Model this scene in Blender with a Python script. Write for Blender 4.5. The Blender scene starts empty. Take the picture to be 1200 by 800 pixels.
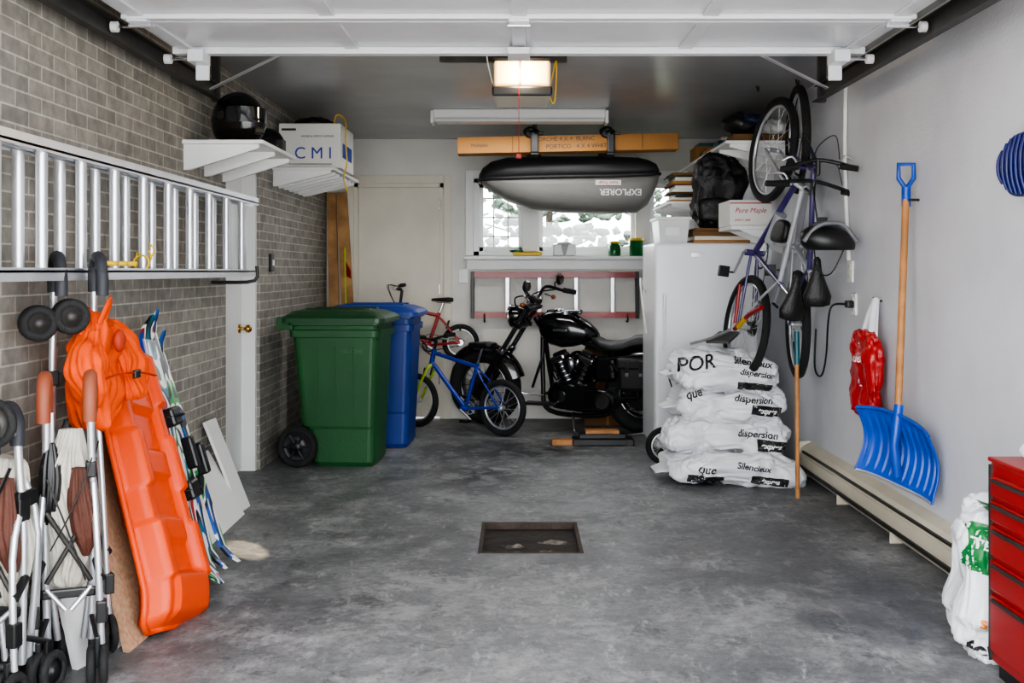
import bpy, bmesh, math, random
from mathutils import Vector, Matrix, Euler, noise
from mathutils.bvhtree import BVHTree
random.seed(4)
D=bpy.data
scene=bpy.context.scene
col=scene.collection
V=Vector
def lin(c):
    out=[]
    for x in c[:3]:
        x=x/255.0
        out.append(x/12.92 if x<=.04045 else ((x+.055)/1.055)**2.4)
    return (out[0],out[1],out[2],1)
def mat(name,c,rough=.5,metal=0,var=0,scale=6,bump=0,bscale=40,coat=0,emit=0,c2=None,spec=.5):
    m=D.materials.new(name); m.use_nodes=True
    nt=m.node_tree; p=nt.nodes['Principled BSDF']
    p.inputs['Base Color'].default_value=lin(c)
    p.inputs['Roughness'].default_value=rough
    p.inputs['Metallic'].default_value=metal
    p.inputs['Coat Weight'].default_value=coat
    p.inputs['Specular IOR Level'].default_value=spec
    tc=nt.nodes.new('ShaderNodeTexCoord')
    if var>0 or c2:
        n=nt.nodes.new('ShaderNodeTexNoise'); n.inputs['Scale'].default_value=scale; n.inputs['Detail'].default_value=6
        nt.links.new(tc.outputs['Object'],n.inputs['Vector'])
        r=nt.nodes.new('ShaderNodeValToRGB')
        a=lin(c); b=lin(c2) if c2 else tuple(x*(1-var) for x in a[:3])+(1,)
        r.color_ramp.elements[0].position=.35; r.color_ramp.elements[0].color=b
        r.color_ramp.elements[1].position=.62; r.color_ramp.elements[1].color=a
        nt.links.new(n.outputs['Fac'],r.inputs['Fac']); nt.links.new(r.outputs['Color'],p.inputs['Base Color'])
    if bump>0:
        n=nt.nodes.new('ShaderNodeTexNoise'); n.inputs['Scale'].default_value=bscale; n.inputs['Detail'].default_value=4
        nt.links.new(tc.outputs['Object'],n.inputs['Vector'])
        bp=nt.nodes.new('ShaderNodeBump'); bp.inputs['Strength'].default_value=bump; bp.inputs['Distance'].default_value=.02
        nt.links.new(n.outputs['Fac'],bp.inputs['Height']); nt.links.new(bp.outputs['Normal'],p.inputs['Normal'])
    if emit>0:
        p.inputs['Emission Color'].default_value=lin(c); p.inputs['Emission Strength'].default_value=emit
    return m
def basis(ax):
    ax=V(ax).normalized()
    h=V((0,0,1)) if abs(ax.z)<.9 else V((1,0,0))
    u=ax.cross(h).normalized(); w=ax.cross(u).normalized()
    return ax,u,w
def TR(x,y,z,yaw=0): return Matrix.Translation((x,y,z))@Matrix.Rotation(math.radians(yaw),4,'Z')
def cols(x,y,z,o):
    x=V(x);y=V(y);z=V(z);o=V(o)
    return Matrix(((x.x,y.x,z.x,o.x),(x.y,y.y,z.y,o.y),(x.z,y.z,z.z,o.z),(0,0,0,1)))
def catmull(pts,k=6,closed=False):
    pts=[V(p) for p in pts]; out=[]; n=len(pts)
    if n<3: return pts
    rng=range(n if closed else n-1)
    for i in rng:
        if closed: a,b,c,d=pts[(i-1)%n],pts[i],pts[(i+1)%n],pts[(i+2)%n]
        else: a,b,c,d=pts[max(i-1,0)],pts[i],pts[i+1],pts[min(i+2,n-1)]
        for j in range(k):
            t=j/k
            out.append(.5*((2*b)+(-a+c)*t+(2*a-5*b+4*c-d)*t*t+(-a+3*b-3*c+d)*t**3))
    if not closed: out.append(pts[-1])
    return out
class B:
    def __init__(s,name,M=None):
        s.n=name; s.v=[]; s.f=[]; s.mi=[]; s.sm=[]; s.mats=[]; s.M=M or Matrix()
    def add(s,vs,fs,m,smooth=False):
        if m not in s.mats: s.mats.append(m)
        k=s.mats.index(m); o=len(s.v)
        s.v+= [s.M@V(v) for v in vs]
        for f in fs:
            s.f.append([i+o for i in f]); s.mi.append(k); s.sm.append(smooth)
    def bm(s,bm,m,smooth=False,M=None):
        M=M or Matrix(); bm.verts.index_update()
        s.add([M@v.co for v in bm.verts],[[v.index for v in f.verts] for f in bm.faces],m,smooth); bm.free()
    def box(s,x0,x1,y0,y1,z0,z1,m,bev=0,rot=None,seg=2):
        bm=bmesh.new(); bmesh.ops.create_cube(bm,size=1)
        for v in bm.verts: v.co=V((v.co.x*(x1-x0),v.co.y*(y1-y0),v.co.z*(z1-z0)))
        if bev>0: bmesh.ops.bevel(bm,geom=bm.edges[:],offset=bev,segments=seg,affect='EDGES',profile=.5)
        M=Matrix.Translation(((x0+x1)/2,(y0+y1)/2,(z0+z1)/2))
        if rot: M=M@Euler([math.radians(a) for a in rot]).to_matrix().to_4x4()
        s.bm(bm,m,False,M)
    def tube(s,pts,r,m,n=8,k=0,closed=False,flat=1.0):
        pts=[V(p) for p in pts]
        if k: pts=catmull(pts,k,closed)
        N=len(pts); rr=r if isinstance(r,(list,tuple)) else None
        t0=(pts[1]-pts[0]).normalized(); _,u,w=basis(t0); rings=[]
        prev=t0
        for i,p in enumerate(pts):
            if closed: t=(pts[(i+1)%N]-pts[i-1])
            elif i==0: t=pts[1]-pts[0]
            elif i==N-1: t=pts[-1]-pts[-2]
            else: t=(pts[i+1]-pts[i]).normalized()+(pts[i]-pts[i-1]).normalized()
            if t.length<1e-9: t=prev.copy()
            t.normalize()
            q=prev.rotation_difference(t); u=q@u; w=q@w; prev=t
            R=rr[min(int(i*len(rr)/N),len(rr)-1)] if rr else r
            rings.append([p+u*R*math.cos(2*math.pi*j/n)+w*R*flat*math.sin(2*math.pi*j/n) for j in range(n)])
        s.loft(rings,m,cap=not closed,wrap=closed)
    def loft(s,rings,m,cap=True,wrap=False,smooth=True,ringclosed=True):
        n=len(rings[0]); vs=[p for r in rings for p in r]; fs=[]
        R=len(rings)
        for i in range(R if wrap else R-1):
            a=i*n; b=((i+1)%R)*n
            for j in range(n if ringclosed else n-1):
                j2=(j+1)%n
                fs.append([a+j,a+j2,b+j2,b+j])
        s.add(vs,fs,m,smooth)
        if cap:
            s.add(rings[0],[list(range(n))[::-1]],m,False); s.add(rings[-1],[list(range(n))],m,False)
    def cyl(s,a,b,r,m,r2=None,n=20):
        a=V(a);b=V(b); _,u,w=basis(b-a); r2=r if r2 is None else r2
        f=lambda c,R:[c+u*R*math.cos(2*math.pi*j/n)+w*R*math.sin(2*math.pi*j/n) for j in range(n)]
        s.loft([f(a,r),f(b,r2)],m)
    def lathe(s,c,ax,prof,m,n=32,a0=0,a1=360):
        ax,u,w=basis(ax); c=V(c); full=abs(a1-a0)>=360
        rings=[]
        for r,h in prof:
            rings.append([c+ax*h+(u*math.cos(t)+w*math.sin(t))*max(r,1e-4) for t in [math.radians(a0+(a1-a0)*j/(n if full else n-1)) for j in range(n)]])
        s.loft(rings,m,cap=False,ringclosed=full)
    def torus(s,c,ax,R,r,m,n=40,k=10,rz=None,a0=0,a1=360):
        ax,u,w=basis(ax); c=V(c); rz=rz or r; rings=[]; full=abs(a1-a0)>=360
        for i in range(n):
            t=math.radians(a0+(a1-a0)*i/(n if full else n-1)); d=u*math.cos(t)+w*math.sin(t)
            rings.append([c+d*(R+r*math.cos(2*math.pi*j/k))+ax*rz*math.sin(2*math.pi*j/k) for j in range(k)])
        s.loft(rings,m,cap=False,wrap=full)
    def blob(s,c,r,m,e=(1,1),nz=0,ns=3,nu=40,nv=22,rot=None,seed=0,zmin=None,shape=None,fine=0):
        def sp(x,p): return math.copysign(abs(x)**p,x)
        R=Euler([math.radians(a) for a in rot]).to_matrix() if rot else Matrix.Identity(3)
        vs=[];fs=[]; c=V(c)
        for i in range(nv+1):
            ph=-math.pi/2+math.pi*i/nv
            for j in range(nu):
                th=2*math.pi*j/nu
                p=V((sp(math.cos(ph),e[0])*sp(math.cos(th),e[1]),sp(math.cos(ph),e[0])*sp(math.sin(th),e[1]),sp(math.sin(ph),e[0])))
                if shape: p=V(shape(p))
                q=V((p.x*r[0],p.y*r[1],p.z*r[2]))
                if nz or fine:
                    so=V((seed*7.3,seed*3.1,seed))
                    dd=nz*(noise.noise(q*ns+so)+.5*noise.noise(q*ns*2.7+so))
                    if fine:
                        w=q+.05*noise.noise_vector(q*6+so)
                        dd-=fine*(1-min(1,abs(noise.noise(w*13+so))*5))**2+fine*.6*(1-min(1,abs(noise.noise(w*24-so))*5))**2
                    q=q+p.normalized()*dd
                q=R@q+c
                if zmin is not None and q.z<zmin: q.z=zmin
                vs.append(q)
        for i in range(nv):
            for j in range(nu):
                j2=(j+1)%nu; fs.append([i*nu+j,i*nu+j2,(i+1)*nu+j2,(i+1)*nu+j])
        s.add(vs,fs,m,True)
    def drape(s,prof,m,folds=6,amp=.15,seed=0,n=60,rows=40,ns=8,nz=.012):
        P=catmull([p[0] for p in prof],8); A=catmull([(p[1],p[2],0) for p in prof],8); rings=[]
        for i,(c,a) in enumerate(zip(P,A)):
            ring=[]
            for j in range(n):
                t=2*math.pi*j/n; ph=2.2*noise.noise(V((i*.05,seed,0)))
                k=1+amp*math.cos(folds*t+ph+seed)*(.6+.4*math.sin(i*.3))+amp*.5*math.cos((folds*2+1)*t-ph*2)
                q=c+V((max(a.x,.002)*k*math.cos(t),max(a.y,.002)*k*math.sin(t),0))
                q+=noise.noise_vector(q*ns+V((seed,0,seed)))*nz
                ring.append(q)
            rings.append(ring)
        s.loft(rings,m,cap=True)
    def slab(s,p,t,m):
        p=[V(q) for q in p]; n=(p[1]-p[0]).cross(p[3]-p[0]).normalized()*t
        vs=p+[q+n for q in p]
        s.add(vs,[[3,2,1,0],[4,5,6,7],[0,1,5,4],[1,2,6,5],[2,3,7,6],[3,0,4,7]],m)
    def project(s,bm,M,off):
        tree=BVHTree.FromPolygons(s.v,s.f)
        W=s.M@M; nrm=(W.to_3x3()@V((0,0,1))).normalized(); Wi=W.inverted(); bad=[]
        for v in bm.verts:
            p=W@v.co; h=tree.ray_cast(p+nrm*.5,-nrm)
            if h[0] is None: bad.append(v)
            else: v.co=Wi@(h[0]+nrm*off)
        if bad: bmesh.ops.delete(bm,geom=bad,context='VERTS')
    def patch(s,w,h,M,m,off=.002,nx=40,ny=20):
        bm=bmesh.new(); g=[[bm.verts.new((-w/2+w*i/nx,-h/2+h*j/ny,0)) for i in range(nx+1)] for j in range(ny+1)]
        for j in range(ny):
            for i in range(nx): bm.faces.new((g[j][i],g[j][i+1],g[j+1][i+1],g[j+1][i]))
        s.project(bm,M,off); s.bm(bm,m,True,M)
    def text(s,body,size,M,m,ext=.0015,wrap=False,bold=0,off=.003,shear=0):
        cu=D.curves.new('t','FONT'); cu.body=body; cu.size=size; cu.align_x='CENTER'; cu.align_y='CENTER'
        cu.offset=bold; cu.shear=shear
        if not wrap: cu.extrude=ext
        o=D.objects.new('t',cu); col.objects.link(o)
        bpy.context.view_layer.update()
        me=D.meshes.new_from_object(o.evaluated_get(bpy.context.evaluated_depsgraph_get()))
        bm=bmesh.new(); bm.from_mesh(me)
        D.objects.remove(o); D.curves.remove(cu); D.meshes.remove(me)
        if wrap:
            bmesh.ops.triangulate(bm,faces=bm.faces[:])
            for _ in range(4):
                L=[e for e in bm.edges if e.calc_length()>max(size*.1,.007)]
                if L:
                    bmesh.ops.subdivide_edges(bm,edges=L,cuts=1)
                    bmesh.ops.triangulate(bm,faces=bm.faces[:])
            s.project(bm,M,off)
        s.bm(bm,m,False,M)
    def done(s,keep=False,mods=None):
        me=D.meshes.new(s.n)
        if keep: o=V((0,0,0))
        else:
            xs=[v.x for v in s.v]; ys=[v.y for v in s.v]; zs=[v.z for v in s.v]
            o=V(((min(xs)+max(xs))/2,(min(ys)+max(ys))/2,min(zs)))
        me.from_pydata([tuple(v-o) for v in s.v],[],s.f)
        for m in s.mats: me.materials.append(m)
        me.polygons.foreach_set('material_index',s.mi); me.polygons.foreach_set('use_smooth',s.sm)
        me.update()
        bm=bmesh.new(); bm.from_mesh(me); bmesh.ops.recalc_face_normals(bm,faces=bm.faces[:]); bm.to_mesh(me); bm.free()
        ob=D.objects.new(s.n,me); ob.location=o; col.objects.link(ob)
        return ob
FRONT=lambda x,y,z,roll=0: Matrix.Translation((x,y,z))@Matrix.Rotation(math.radians(90),4,'X')@Matrix.Rotation(math.radians(roll),4,'Z')
# ---------------------------------------------------------------- materials
def mat_floor():
    m=D.materials.new('concrete_floor'); m.use_nodes=True; nt=m.node_tree; N=nt.nodes; L=nt.links; p=N['Principled BSDF']
    tc=N.new('ShaderNodeTexCoord')
    def nz(sc,det=8,dist=0,rough=.6,lo=.4,hi=.6,c0=(0,0,0,1),c1=(1,1,1,1),stretch=None):
        n=N.new('ShaderNodeTexNoise'); n.inputs['Scale'].default_value=sc; n.inputs['Detail'].default_value=det; n.inputs['Distortion'].default_value=dist; n.inputs['Roughness'].default_value=rough
        if stretch:
            mp=N.new('ShaderNodeMapping'); mp.inputs['Scale'].default_value=stretch; mp.inputs['Location'].default_value=(3.1,1.7,0); L.new(tc.outputs['Object'],mp.inputs['Vector']); L.new(mp.outputs[0],n.inputs['Vector'])
        else: L.new(tc.outputs['Object'],n.inputs['Vector'])
        r=N.new('ShaderNodeValToRGB'); e=r.color_ramp.elements; e[0].position=lo; e[0].color=c0; e[1].position=hi; e[1].color=c1
        L.new(n.outputs['Fac'],r.inputs['Fac']); return r.outputs['Color']
    def mix(f,a,b,fac=None,mode='MIX'):
        x=N.new('ShaderNodeMix'); x.data_type='RGBA'; x.blend_type=mode
        if f is not None: L.new(f,x.inputs['Factor'])
        else: x.inputs['Factor'].default_value=fac
        for s_,k in ((a,'A'),(b,'B')):
            i=[q for q in x.inputs if q.name==k and q.type=='RGBA'][0]
            if isinstance(s_,tuple): i.default_value=s_
            else: L.new(s_,i)
        return [q for q in x.outputs if q.type=='RGBA'][0]
    base=nz(1.1,10,.2,.7,.38,.62,lin((86,88,90)),lin((118,119,120)))
    fine=nz(26,8,0,.8,.36,.64,(.60,.60,.60,1),(1.25,1.25,1.25,1))
    c=mix(None,base,fine,1.0,'MULTIPLY')
    c=mix(nz(3.0,14,.25,.82,.49,.60,(0,0,0,1),(.42,.42,.42,1)),c,lin((172,172,172)))      # chalky wear
    c=mix(nz(11,12,.3,.8,.56,.64,(0,0,0,1),(.5,.5,.5,1),(1,.35,1)),c,lin((180,180,180)))  # scuffs
    c=mix(nz(.8,12,.3,.75,.50,.58,(0,0,0,1),(.55,.55,.55,1),(1,.8,1)),c,lin((66,67,69)))    # damp areas
    c=mix(nz(5.5,10,.3,.75,.58,.64,(0,0,0,1),(.65,.65,.65,1),(1,.7,1)),c,lin((50,50,51)))      # spots
    for cx,cy,sx,sy in ((-.22,6.75,2.2,1.2),(.05,7.7,.9,1.3)):
        mp=N.new('ShaderNodeMapping'); mp.inputs['Location'].default_value=(-cx*sx,-cy*sy,0); mp.inputs['Scale'].default_value=(sx,sy,1)
        L.new(tc.outputs['Object'],mp.inputs['Vector'])
        ln=N.new('ShaderNodeVectorMath'); ln.operation='LENGTH'; L.new(mp.outputs[0],ln.inputs[0])
        rr=N.new('ShaderNodeMapRange'); rr.inputs[1].default_value=.85; rr.inputs[2].default_value=.2; L.new(ln.outputs['Value'],rr.inputs[0])
        st=nz(6+sx,7,.6,.65,.44,.52)
        mm=N.new('ShaderNodeMath'); mm.operation='MULTIPLY'; L.new(rr.outputs[0],mm.inputs[0]); L.new(st,mm.inputs[1])
        c=mix(mm.outputs[0],c,lin((26,27,29)))
    n=N.new('ShaderNodeTexNoise'); n.inputs['Scale'].default_value=2.5; n.inputs['Detail'].default_value=6; L.new(tc.outputs['Object'],n.inputs['Vector'])
    mx=N.new('ShaderNodeMix'); mx.data_type='VECTOR'; mx.inputs['Factor'].default_value=.25
    vi=[q for q in mx.inputs if q.type=='VECTOR']; L.new(tc.outputs['Object'],vi[0]); L.new(n.outputs['Color'],vi[1])
    vo=N.new('ShaderNodeTexVoronoi'); vo.feature='DISTANCE_TO_EDGE'; vo.inputs['Scale'].default_value=.75
    L.new([q for q in mx.outputs if q.type=='VECTOR'][0],vo.inputs['Vector'])
    cr=N.new('ShaderNodeMapRange'); cr.inputs[1].default_value=.006; cr.inputs[2].default_value=.0; cr.inputs[4].default_value=.6; L.new(vo.outputs['Distance'],cr.inputs[0])
    c=mix(cr.outputs[0],c,lin((52,53,54)))
    L.new(c,p.inputs['Base Color'])
    ro=nz(3,5,0,.5,.3,.7,(.40,.40,.40,1),(.68,.68,.68,1)); L.new(ro,p.inputs['Roughness'])
    nb=N.new('ShaderNodeTexNoise'); nb.inputs['Scale'].default_value=25; nb.inputs['Detail'].default_value=8; L.new(tc.outputs['Object'],nb.inputs['Vector'])
    bp=N.new('ShaderNodeBump'); bp.inputs['Strength'].default_value=.3; bp.inputs['Distance'].default_value=.01; L.new(nb.outputs['Fac'],bp.inputs['Height']); L.new(bp.outputs[0],p.inputs['Normal'])
    return m
def mat_brick():
    m=D.materials.new('painted_brick'); m.use_nodes=True; nt=m.node_tree; N=nt.nodes; L=nt.links; p=N['Principled BSDF']
    tc=N.new('ShaderNodeTexCoord'); sx=N.new('ShaderNodeSeparateXYZ'); cx=N.new('ShaderNodeCombineXYZ')
    L.new(tc.outputs['Object'],sx.inputs[0]); 
    ad=N.new('ShaderNodeMath'); L.new(sx.outputs['X'],ad.inputs[0]); L.new(sx.outputs['Y'],ad.inputs[1])
    L.new(ad.outputs[0],cx.inputs['X']); L.new(sx.outputs['Z'],cx.inputs['Y'])
    b=N.new('ShaderNodeTexBrick'); b.inputs['Scale'].default_value=1; b.inputs['Brick Width'].default_value=.20; b.inputs['Row Height'].default_value=.058
    b.inputs['Mortar Size'].default_value=.0045; b.inputs['Mortar Smooth'].default_value=.4; b.inputs['Bias'].default_value=0
    b.inputs['Color1'].default_value=lin((146,141,132)); b.inputs['Color2'].default_value=lin((124,120,113)); b.inputs['Mortar'].default_value=lin((182,177,167))
    L.new(cx.outputs[0],b.inputs['Vector'])
    n=N.new('ShaderNodeTexNoise'); n.inputs['Scale'].default_value=18; n.inputs['Detail'].default_value=8; L.new(tc.outputs['Object'],n.inputs['Vector'])
    r=N.new('ShaderNodeValToRGB'); r.color_ramp.elements[0].color=(.72,.72,.72,1); r.color_ramp.elements[1].color=(1.15,1.15,1.15,1); r.color_ramp.elements[0].position=.3; r.color_ramp.elements[1].position=.7; L.new(n.outputs['Fac'],r.inputs[0])
    x=N.new('ShaderNodeMix'); x.data_type='RGBA'; x.blend_type='MULTIPLY'; x.inputs['Factor'].default_value=1
    ii=[q for q in x.inputs if q.type=='RGBA']; L.new(b.outputs['Color'],ii[0]); L.new(r.outputs[0],ii[1])
    L.new([q for q in x.outputs if q.type=='RGBA'][0],p.inputs['Base Color']); p.inputs['Roughness'].default_value=.8
    bp=N.new('ShaderNodeBump'); bp.inputs['Strength'].default_value=.6; bp.inputs['Distance'].default_value=.006; bp.invert=True
    L.new(b.outputs['Fac'],bp.inputs['Height']); 
    b2=N.new('ShaderNodeBump'); b2.inputs['Strength'].default_value=.5; b2.inputs['Distance'].default_value=.012; L.new(n.outputs['Fac'],b2.inputs['Height']); L.new(bp.outputs[0],b2.inputs['Normal'])
    L.new(b2.outputs[0],p.inputs['Normal'])
    return m
def mat_glass():
    m=D.materials.new('window_glass'); m.use_nodes=True; nt=m.node_tree; N=nt.nodes; N.remove(N['Principled BSDF'])
    t=N.new('ShaderNodeBsdfTransparent'); g=N.new('ShaderNodeBsdfGlossy'); g.inputs['Roughness'].default_value=.05
    x=N.new('ShaderNodeMixShader'); x.inputs[0].default_value=.07; nt.links.new(t.outputs[0],x.inputs[1]); nt.links.new(g.outputs[0],x.inputs[2]); nt.links.new(x.outputs[0],N['Material Output'].inputs[0])
    return m
def mat_bands(name,cs,scale,stretch=(1,1,1),dist=.6):
    m=D.materials.new(name); m.use_nodes=True; nt=m.node_tree; N=nt.nodes; L=nt.links; p=N['Principled BSDF']
    tc=N.new('ShaderNodeTexCoord'); mp=N.new('ShaderNodeMapping'); mp.inputs['Scale'].default_value=stretch; L.new(tc.outputs['Object'],mp.inputs['Vector'])
    n=N.new('ShaderNodeTexNoise'); n.inputs['Scale'].default_value=scale; n.inputs['Detail'].default_value=0; n.inputs['Distortion'].default_value=dist
    L.new(mp.outputs[0],n.inputs['Vector']); r=N.new('ShaderNodeValToRGB'); r.color_ramp.interpolation='CONSTANT'
    e=r.color_ramp.elements
    while len(e)<len(cs): e.new(.5)
    for i,c in enumerate(cs): e[i].position=.28+.44*i/len(cs) if i else 0; e[i].color=lin(c)
    L.new(n.outputs['Fac'],r.inputs[0]); L.new(r.outputs[0],p.inputs['Base Color']); p.inputs['Roughness'].default_value=.3
    return m
FLOOR=mat_floor(); BRICK=mat_brick(); GLASS=mat_glass()
WHITEW=mat('white_wall',(214,215,220),.5,var=.16,scale=1.6,bump=.14,bscale=60)
BACKW=mat('back_wall_paint',(216,213,205),.6,var=.14,scale=2,bump=.1,bscale=60)
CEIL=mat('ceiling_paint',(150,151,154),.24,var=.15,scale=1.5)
WHITE=mat('white_paint',(228,228,226),.4,var=.06,scale=3)
CREAM=mat('cream_door',(214,207,190),.45,var=.1,scale=2.5)
FRIDGEM=mat('enamel_white',(230,232,234),.3,coat=.3,var=.03)
METALW=mat('door_steel_white',(216,218,222),.28,var=.08,scale=2)
ALU=mat('aluminium',(214,216,220),.32,metal=.8,var=.1,scale=10)
CHROME=mat('chrome',(225,225,228),.12,metal=1)
STEEL=mat('dark_steel',(66,64,62),.5,metal=.6,var=.3,scale=12)
RUST=mat('rusty_steel',(62,50,42),.8,var=.45,scale=9,bump=.5)
BLACK=mat('black_plastic',(16,16,18),.4,var=.2)
BLKG=mat('black_gloss',(5,5,7),.14,coat=.3)
RUBBER=mat('tire_rubber',(17,17,18),.8,bump=.3,bscale=120)
LEATHER=mat('black_leather',(13,12,12),.45,bump=.25,bscale=90)
GREENP=mat('green_bin_plastic',(22,80,36),.5,var=.2,scale=3,bump=.1,bscale=90)
GREEND=mat('green_bin_lid',(18,66,32),.42,var=.15)
BLUEP=mat('blue_bin_plastic',(10,52,130),.45,var=.18,scale=3,bump=.1,bscale=90)
BLUES=mat('blue_shovel',(4,68,170),.36,var=.12)
ORANGE=mat('orange_sled',(214,66,0),.42,var=.08,scale=5,spec=.3)
ORANGE2=mat('orange_fabric',(216,72,0),.7,var=.14,scale=7,bump=.4,bscale=30,spec=.2)
WOOD=mat('pale_wood',(184,126,70),.55,c2=(150,98,52),scale=9)
LUMBER=mat('lumber',(172,130,82),.65,c2=(136,98,58),scale=7)
CHIP=mat('particle_board',(178,140,110),.8,c2=(152,116,88),scale=60)
CARD=mat('cardboard',(166,116,60),.75,var=.15,scale=5)
CARD2=mat('cardboard_dark',(108,76,42),.8,var=.15,scale=5)
RED=mat('red_paint',(140,4,8),.38,var=.1,coat=.15)
REDB=mat('red_plastic_bag',(165,4,10),.33,bump=.4,bscale=14)
WBAG=mat('white_sack',(222,224,227),.36,bump=.5,bscale=14,var=.05)
INK=mat('black_ink',(14,14,16),.45)
INKR=mat('red_ink',(170,16,26),.5)
INKB=mat('blue_ink',(24,54,150),.5)
INKW=mat('white_ink',(235,235,235),.5)
GREYBOX=mat('roof_box_grey',(118,117,114),.38,var=.1,scale=4,bump=.15,bscale=150)
BEIGE=mat('beige_fabric',(184,178,166),.8,var=.22,scale=9,bump=.4,bscale=26)
BROWNF=mat('brown_fabric',(74,36,22),.75,var=.2,bump=.3)
TAN=mat('tan_foam_grip',(126,62,38),.6,var=.1)
GREYG=mat('grey_foam_grip',(38,40,46),.6,var=.1)
HEATM=mat('heater_enamel',(200,192,172),.45,var=.12,scale=4)
YEL=mat('yellow_plastic',(220,180,10),.45,var=.1)
LIME=mat('lime_paint',(165,195,20),.4)
BLUEF=mat('blue_bike_paint',(6,44,150),.3,coat=.4)
REDF=mat('red_bike_paint',(150,6,12),.3,coat=.4)
SILF=mat('silver_bike_paint',(176,178,184),.3,metal=.3,coat=.4)
PURP=mat('purple_bike_paint',(50,38,96),.3,coat=.5)
TEAL=mat('teal_paint',(24,84,96),.4)
GRN=mat('green_print',(8,104,48),.4)
CLEAR=mat('frosted_plastic',(206,208,206),.3,var=.08)
LENS=mat('opener_lens',(255,206,135),.4,emit=1.8)
TUBEM=mat('diffuser_off',(206,208,206),.3)
# ---------------------------------------------------------------- room
XL,XR,YB,ZC,Y0=-1.70,1.85,9.43,2.47,1.6
b=B('floor'); dx0,dx1,dy0,dy1=-.19,.30,4.92,5.53
P=[(-2.2,Y0-.02),(2.3,Y0-.02),(2.3,YB+.15),(-2.2,YB+.15)]
q=[(dx0,dy0),(dx1,dy0),(dx1,dy1),(dx0,dy1)]
b.add([(x,y,0) for x,y in P+q]+[(x,y,-.1) for x,y in P]+[(x,y,-.06) for x,y in q],[[0,1,5,4],[1,2,6,5],[2,3,7,6],[3,0,4,7],[0,8,9,1],[1,9,10,2],[2,10,11,3],[3,11,8,0],[4,5,13,12],[5,6,14,13],[6,7,15,14],[7,4,12,15],[12,13,14,15],[8,11,10,9]],FLOOR); b.done(True)
b=B('floor_drain')
DR=mat('drain_cover',(40,31,25),.85,c2=(18,15,13),scale=6,bump=.6,bscale=14)
b.box(dx0+.02,dx1-.02,dy0+.02,dy1-.02,-.059,-.03,DR)
for a in ((dx0,dx1,dy0,dy0+.02),(dx0,dx1,dy1-.02,dy1),(dx0,dx0+.02,dy0+.02,dy1-.02),(dx1-.02,dx1,dy0+.02,dy1-.02)): b.box(a[0],a[1],a[2],a[3],-.059,.003,RUST,.002)
SCALE=mat('lime_scale',(126,118,108),.9,c2=(46,38,32),scale=22)
for i in range(7):
    x=dx0+.1+random.random()*.28; y=dy0+.07+random.random()*.3
    b.blob((x,y,-.03),(.04+.05*random.random(),.03,.004),SCALE,nz=.02,ns=26,nu=30,nv=8,seed=i)
b.done()
b=B('driveway'); b.box(-9,9,-14,Y0-.02,-.12,-.01,mat('driveway_concrete',(165,163,159),.8,var=.2,scale=2)); b.done(True)
dY0,dY1,dZ=6.19,7.0,1.97
b=B('wall_left')
b.box(XL-.2,XL,Y0,dY0,0,ZC,BRICK); b.box(XL-.2,XL,dY1,YB,0,ZC,BRICK); b.box(XL-.2,XL,dY0,dY1,dZ,ZC,BRICK); b.done(True)
b=B('door_1')
b.box(XL-.16,XL-.11,dY0+.04,dY1-.04,.01,dZ-.04,WHITE,.003)
b.box(XL-.18,XL-.02,dY0,dY0+.04,0,dZ,WHITE); b.box(XL-.18,XL-.02,dY1-.04,dY1,0,dZ,WHITE); b.box(XL-.18,XL-.02,dY0,dY1,dZ-.04,dZ,WHITE)
b.lathe((XL-.11,dY1-.1,.93),(1,0,0),[(.03,0),(.03,.008),(.01,.012),(.01,.04),(.026,.05),(.028,.065),(.015,.08),(0,.082)],mat('brass',(190,150,80),.25,metal=1))
b.done()
b=B('wall_right'); b.box(XR,XR+.2,Y0,YB+.15,0,ZC,WHITEW); b.done(True)
b=B('ceiling'); b.box(XL-.2,XR+.2,Y0,YB+.15,ZC,ZC+.15,CEIL); b.done(True)
b=B('wall_front'); b.box(XL-.6,XR+.6,Y0-.2,Y0,2.34,3.0,WHITEW); b.box(XL-.6,XL-.0,Y0-.2,Y0,0,2.34,WHITEW); b.box(XR,XR+.6,Y0-.2,Y0,0,2.34,WHITEW); b.done(True)
bx0,bx1,bz=-1.456,-.664,2.08
wx0,wx1,wz0,wz1=-.40,1.48,1.44,2.12
b=B('wall_back'); y0,y1=YB,YB+.15
b.box(XL-.2,bx0,y0,y1,0,ZC,BACKW); b.box(bx0,bx1,y0,y1,bz,ZC,BACKW); b.box(bx1,wx0,y0,y1,0,ZC,BACKW)
b.box(wx0,wx1,y0,y1,0,wz0,BACKW); b.box(wx0,wx1,y0,y1,wz1,ZC,BACKW); b.box(wx1,XR+.2,y0,y1,0,ZC,BACKW); b.done(True)
b=B('door_2')
b.box(bx0+.035,bx1-.035,YB+.03,YB+.075,.01,bz-.035,CREAM,.003)
b.box(bx0,bx0+.035,YB,YB+.12,0,bz,CREAM);b.box(bx1-.035,bx1,YB,YB+.12,0,bz,CREAM);b.box(bx0,bx1,YB,YB+.12,bz-.035,bz,CREAM)
b.lathe((bx0+.1,YB+.03,.95),(0,-1,0),[(.03,0),(.03,.008),(.01,.012),(.01,.04),(.026,.05),(.028,.065),(.015,.08),(0,.082)],CHROME); 
for z in (.3,1.1,1.85): b.cyl((bx1-.04,YB+.025,z),(bx1-.04,YB+.025,z+.09),.007,CHROME)
b.done()
b=B('trim_1')
for a in ((bx0-.07,bx0,0,bz+.07),(bx1,bx1+.07,0,bz+.07),(bx0,bx1,bz,bz+.07)): b.box(a[0],a[1],YB-.018,YB,a[2],a[3],CREAM,.004)
b.done()
b=B('window_1')
F=WHITE
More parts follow.
